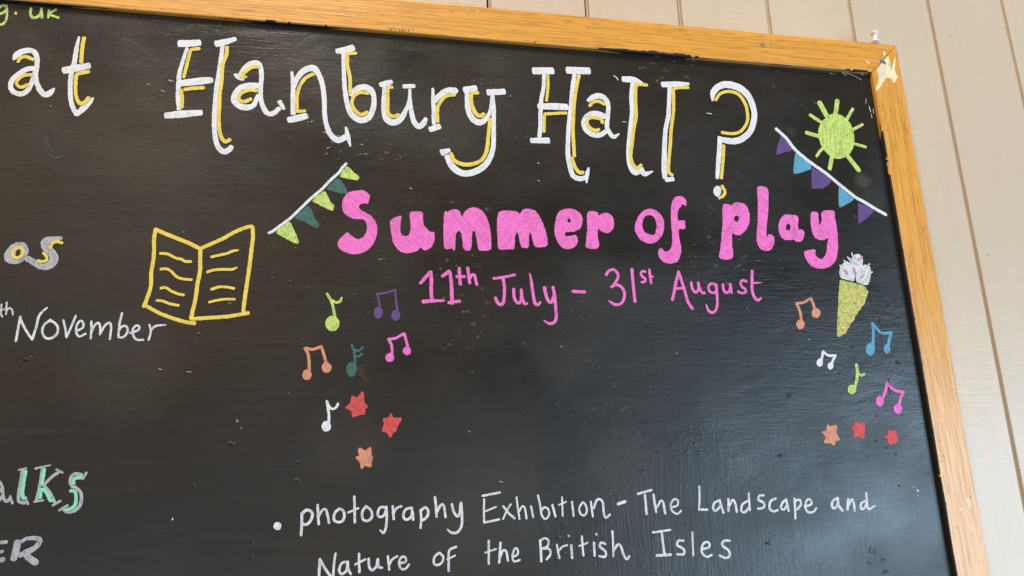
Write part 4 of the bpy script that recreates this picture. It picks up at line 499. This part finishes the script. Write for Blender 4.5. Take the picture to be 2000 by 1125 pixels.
["paint_speck","chalk","",[["s",-5262,-2285,6,-5244,-2297,6],["s",-6794,-2457,6,-6764,-2469,6],["s",-8544,-5093,5,-8524,-5104,5],["s",-8500,-5171,4,-8489,-5182,4],["s",-6144,-5248,5,-6128,-5259,5],["s",-5819,-5784,5,-5781,-5796,5],["s",-1932,-4206,6,-1913,-4219,6],["s",-3674,-4389,5,-3655,-4389,6]],[]],
]
# ---------------------------------------------------------------- the boarded wall behind
PLANK, P0, WZ = 0.13426587, 0.09458479, 0.030
def wall():
    xs = []
    prof = []                               # (x, depth) across the boards
    k0, k1 = -22, 12
    def add(x, d): prof.append((x, WZ + d))
    x_l, x_r = P0 + (k0 - .5) * PLANK, P0 + (k1 + .5) * PLANK
    add(x_l, 0)
    for k in range(k0, k1 + 1):
        g = P0 + k * PLANK + random.uniform(-.0006, .0006)
        hw = 0.0031
        add(g - hw - .0006, 0); add(g - hw, .0005)
        add(g - hw + .0002, .0150); add(g - hw + .0027, .0150)   # deep dark slot on the left, then a sunk bead
        add(g - hw + .0029, .0052); add(g + .0010, .0042); add(g + hw - .0006, .0046)
        add(g + hw, .0008); add(g + hw + .0006, .0002); add(g + hw + .0014, 0)
    add(x_r, 0)
    v = []; f = []
    zs = [0.0, 0.5, 1.0, 1.5, 2.0, 2.5, 3.1]
    for z in zs:
        for (x, d) in prof: v.append((x, d, z))
    m = len(prof)
    for j in range(len(zs) - 1):
        for i in range(m - 1):
            a = j * m + i
            f.append((a, a + 1, a + 1 + m, a + m))
    b = len(v)                              # a back and edges, so that the wall has thickness
    for z in (zs[0], zs[-1]):
        for x in (x_l, x_r): v.append((x, WZ + .04, z))
    f.append((b + 1, b, b + 2, b + 3))
    f.append((0, m * (len(zs) - 1), b + 2, b)); f.append((m - 1, b + 1, b + 3, m * len(zs) - 1))
    me = mesh('boarded_wall', v, f)
    o = link('boarded_wall', me, wall_material())
    me.materials.append(plain('dark groove slot', (0.075, 0.066, 0.055), 0.9, 0.3))  # deep slot faces take a darker grey so the grooves read darker
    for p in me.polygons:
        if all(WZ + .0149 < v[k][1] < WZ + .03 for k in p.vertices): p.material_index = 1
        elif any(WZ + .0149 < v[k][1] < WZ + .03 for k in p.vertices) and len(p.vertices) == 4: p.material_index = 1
    tag(o, 'cream painted wall of upright boards with grooves, behind the blackboard', 'wall')
wall()

# ---------------------------------------------------------------- the blackboard and its oak frame
root = bpy.data.objects.new('blackboard', None)
COL.objects.link(root)
root.location = (BX, BY, BZ)
tag(root, 'large blackboard in an oak frame covered in coloured marker lettering and drawings', 'blackboard')
me = box_mesh('panel', W(-BW + .03, -BH + .03, -0.012), W(-.03, -.03, 0.0))
lo, hi = W(-BW + .02, -BH + .02, 0), W(-.02, -.02, 0)
me = box_mesh('panel', (lo.x, 0, lo.z), (hi.x, 0.012, hi.z))
link('panel', me, board_material(), root)

def rail(name, a, b, inward, mat):
    """a, b: outer corners on the drawing plane; inward: unit vector to the board; mitred ends, rounded edges"""
    a, b, inn = Vector(a), Vector(b), Vector(inward)
    t = (b - a).normalized()
    r = 0.0016
    prof = []                               # (across from the outer edge, lift above the board)
    for k in range(5):
        an = math.pi / 2 * k / 4
        prof.append((r - r * math.cos(an), DEEP - r + r * math.sin(an)))
    for k in range(5):
        an = math.pi / 2 * k / 4
        prof.append((FW - r + r * math.sin(an), DEEP - r + r * math.cos(an)))
    prof.append((FW, -0.002)); prof.append((FW, -0.014)); prof.append((0, -0.0155))
    v = []; f = []
    n = 60; m = len(prof)
    for i in range(n + 1):
        for (w, l) in prof:
            s0 = a + t * (w + 0.00045); s1 = b - t * (w + 0.00045)
            p = s0 + (s1 - s0) * (i / n) + inn * w
            wob = noise.noise(Vector((p.x * 18, p.y * 18, w * 40 + 3))) * 0.00010
            q = p + inn * wob
            v.append(W(q.x, q.y, l))
    for i in range(n):
        for k in range(m):
            c, d = i * m + k, i * m + (k + 1) % m
            f.append((c, d, d + m, c + m))
    f.append(tuple(range(m))); f.append(tuple(n * m + k for k in reversed(range(m))))
    me = mesh(name, v, f)
    bm = bmesh.new(); bm.from_mesh(me); bmesh.ops.recalc_face_normals(bm, faces=bm.faces[:]); bm.to_mesh(me); bm.free()
    return link(name, me, mat, root)
OX, OZ = oak('oak along the board', True), oak('oak up the board', False)
r_top = rail('frame_rail', (-BW, 0), (0, 0), (0, -1), OX)
r_side = rail('frame_rail', (0, 0), (0, -BH), (-1, 0), OZ)
r_bot = rail('frame_rail', (0, -BH), (-BW, -BH), (0, 1), OX)
r_left = rail('frame_rail', (-BW, -BH), (-BW, 0), (1, 0), OZ)
tag(r_top, 'oak top rail with black paint smears along its lower edge')
tag(r_side, 'oak side rail with torn pale patches at its upper end')

# black paint smeared onto the inner edges of the frame
BLACK = plain('black paint smear', (0.011, 0.010, 0.009), 0.62, 0.3)
def smear(parent, along, segs, side_full):
    for (u0, u1, amp, base) in segs:
        v = []; f = []
        n = max(8, int((u1 - u0) / 0.0015)); st = len(v)
        for i in range(n + 1):
            u = u0 + (u1 - u0) * i / n
            e = min(1, min(u - u0, u1 - u) / (0.05 if along == 'x' else 0.03)); e = max(0.0, e * e * (3 - 2 * e))
            k = max(0.0, base + amp * (noise.noise(Vector((u * 34, 1.7, amp * 900))) + .55 * noise.noise(Vector((u * 160, 4.7, 2))) + .3 * noise.noise(Vector((u * 520, 9.7, 2))))) * e
            dn = max(0.0008, side_full * min(1, e * (1.25 if along == 'z' else 1.1) + .5 * e * (1 - e if along == 'z' else 1) * noise.noise(Vector((u * 60, 3, 3)))))
            r = .0016
            ring = [(FW + .00025, DEEP - dn), (FW + .00025, DEEP - r), (FW - r * .29 + .0002, DEEP - r * .29 + .0002),
                    (FW - r, DEEP + .00025), (FW - r - k, DEEP + .00025), (FW - r - k - .0002, DEEP - .0002)]
            if k <= 0.00005:
                ring = [(FW + .00025, DEEP - dn), (FW + .00025, DEEP - r * 1.3), (FW + .0002, DEEP - r), (FW - .0001, DEEP - r * .8), (FW - .0002, DEEP - r * .75), (FW - .0004, DEEP - r * .75)]
            for (w, l) in ring:
                v.append(W(u, -w, l) if along == 'x' else W(-w, u, l))
        for i in range(n):
            for k in range(5):
                a = st + i * 6 + k
                f.append((a, a + 6, a + 7, a + 1))
        link('paint_smear', mesh('paint_smear', v, f), BLACK, parent)
smear(r_top, 'x', [(-0.90, -0.74, 0.0008, -0.0002), (-0.445, -0.285, 0.0032, 0.0010), (-0.20, -0.17, .001, 0), (-0.098, -0.0465, 0.0016, 0.0006),
                   (-1.40, -1.02, .0006, -.0003)], 0.0058)
smear(r_side, 'z', [(-BH + .047, -0.125, 0.0006, 0.0004)], 0.0058)

# nail plug and scuffs on the top rail
bm = bmesh.new()
for k in range(14):
    an = 2 * math.pi * k / 14; rr = 0.0036 * random.uniform(.82, 1.15)
    bm.verts.new(W(-0.2075 + rr * math.cos(an), -0.0191 + rr * math.sin(an), DEEP + 0.0004))
c = bm.verts.new(W(-0.2075, -0.0191, DEEP + 0.0001)); bm.verts.ensure_lookup_table()
for k in range(14): bm.faces.new((bm.verts[k], bm.verts[(k + 1) % 14], c))
me = bpy.data.meshes.new('nail_head'); bm.to_mesh(me); bm.free()
link('nail_head', me, plain('rusty nail head', (0.40, 0.27, 0.17), 0.5, 0.75, 700), r_top)
ink = Ink()
for k in range(26):
    x = -0.7073 + 0.031 * random.random(); y = -0.0435 + random.uniform(-.0012, .0018)
    l = random.uniform(.001, .0028); a = random.uniform(.8, 1.8)
    ink.stroke([x * 1e4, y * 1e4, 6, (x + l * math.cos(a)) * 1e4, (y + l * math.sin(a)) * 1e4, 4], DEEP + .0002)
ink.stroke([-5250, -448, 14, -5235, -435, 8, -5232, -420, 4], DEEP + .0002)
for k in range(40):
    x = random.uniform(-1.1, -.05); y = -0.0455 + random.random() ** 3 * 0.042
    x2 = x + random.uniform(-.002, .002)
    ink.stroke([x * 1e4, y * 1e4, 5, x2 * 1e4, (y + random.uniform(-.0004, .0004)) * 1e4, 3], DEEP + .0002)
ink.build('scuff_mark', BLACK, r_top)['kind'] = 'stuff'
ink = Ink()
for k in range(60):
    y = random.uniform(-.75, -.06); x = -0.0455 + random.random() ** 4 * 0.04
    ink.stroke([x * 1e4, y * 1e4, 7, (x + random.uniform(-.0004, .0006)) * 1e4, (y + random.uniform(-.003, .003)) * 1e4, 3], DEEP + .0002)
ink.build('scuff_mark', BLACK, r_side)['kind'] = 'stuff'

# ---------------------------------------------------------------- lettering and drawings on the board
CHIP = {'chipcream': plain('torn pale paper', (0.86, 0.72, 0.45), 0.7, 0.15), 'chiplilac': plain('greyish torn paper', (0.74, 0.62, 0.52), 0.7, 0.18),
        'chipblue': plain('blue scrap', (0.05, 0.20, 0.50), 0.5, 0.3)}
UNDER = ('flag', 'ray')
seen = {}
for (name, colour, label, marks, subs) in MARKS:
    paper = name.startswith('R_')
    lift0 = DEEP + 0.0002 if paper else 0.00030
    if paper:
        name = name[2:]
        lift0 += {'chipcream': 0, 'chiplilac': .0002, 'chipblue': .0004}[colour]
    mat = CHIP[colour] if paper else paint(colour)
    blunt = 0.45 if 'title' in label or 'question' in name else 0.9
    thin = name in ('paint_speck', 'ghost_mark', 'scrape_mark', 'chalk_haze')
    def put(ink, seq, z, blunt, step=0.000014):
        i = 0; n = 0
        while i < len(seq):
            m = seq[i]
            if m[0] == 's': ink.stroke(m[1:], z + n * step, blunt)
            else:
                loops = [m[1:]]
                while i + 1 < len(seq) and seq[i + 1][0] == 'h':
                    i += 1; loops.append(seq[i][1:])
                ink.fill(loops, z + n * step, m[0] == 'f', 1.5 if thin or paper else 1.0)
            i += 1; n += 1
    ink = Ink(); put(ink, marks, lift0, blunt)
    par = (r_top if label == 'top' else r_side) if paper else root
    part = ink.build(name, mat, par)
    label = label.replace(' (title)', '')
    if label and not paper: part['label'] = label
    if thin: part['kind'] = 'stuff'
    for (sn, sc, each, sm) in subs:
        z = 0.00008 if sn in UNDER else lift0 + 0.00045
        if sn in ('sprinkle', 'scallop_line', 'cream_tick', 'scoop'): z = lift0 + {'scallop_line': .0003, 'scoop': .0002, 'cream_tick': .0006, 'sprinkle': .0009}[sn]
        groups = [[g] for g in sm] if each else [sm]
        for q, g in enumerate(groups):
            k2 = Ink(); put(k2, g, z + q * 0.00002, 0.8)
            k2.build(sn, paint(sc), part)

# ---------------------------------------------------------------- push pin standing on the top of the frame
def lathe(name, prof, mat, parent, seg=28):
    v = []; f = []
    for (r, z) in prof:
        for k in range(seg):
            a = 2 * math.pi * k / seg
            v.append((r * math.cos(a), r * math.sin(a), z))
    for i in range(len(prof) - 1):
        for k in range(seg):
            a, b = i * seg + k, i * seg + (k + 1) % seg
            f.append((a, b, b + seg, a + seg))
    f.append(tuple(reversed(range(seg)))); f.append(tuple((len(prof) - 1) * seg + k for k in range(seg)))
    return link(name, mesh(name, v, f, smooth=True), mat, parent)
pin = bpy.data.objects.new('push_pin', None)
COL.objects.link(pin)
pin.location = (-0.0302, 0.0035, TOP - 0.0004)
pin.scale = (1.15, 1.15, 1.25)
pin.rotation_euler = (math.radians(-3), math.radians(6), 0)
tag(pin, 'white plastic push pin stuck upright in the top of the oak frame', 'push pin')
n = NT('white plastic')
pm = n.out((0.80, 0.74, 0.71), 0.35)
n = NT('steel'); n.p.inputs['Metallic'].default_value = 1.0
lathe('needle', [(.0006, -.003), (.0006, .0030)], n.out((0.5, 0.48, 0.46), 0.35), pin, 10)
lathe('head', [(.0008, .0022), (.0040, .0024), (.0056, .0032), (.0058, .0040), (.0050, .0050), (.0034, .0058), (.0026, .0072), (.0025, .0110),
               (.0030, .0132), (.0040, .0142), (.0046, .0150), (.0047, .0160), (.0042, .0167), (.0030, .0169)], pm, pin)
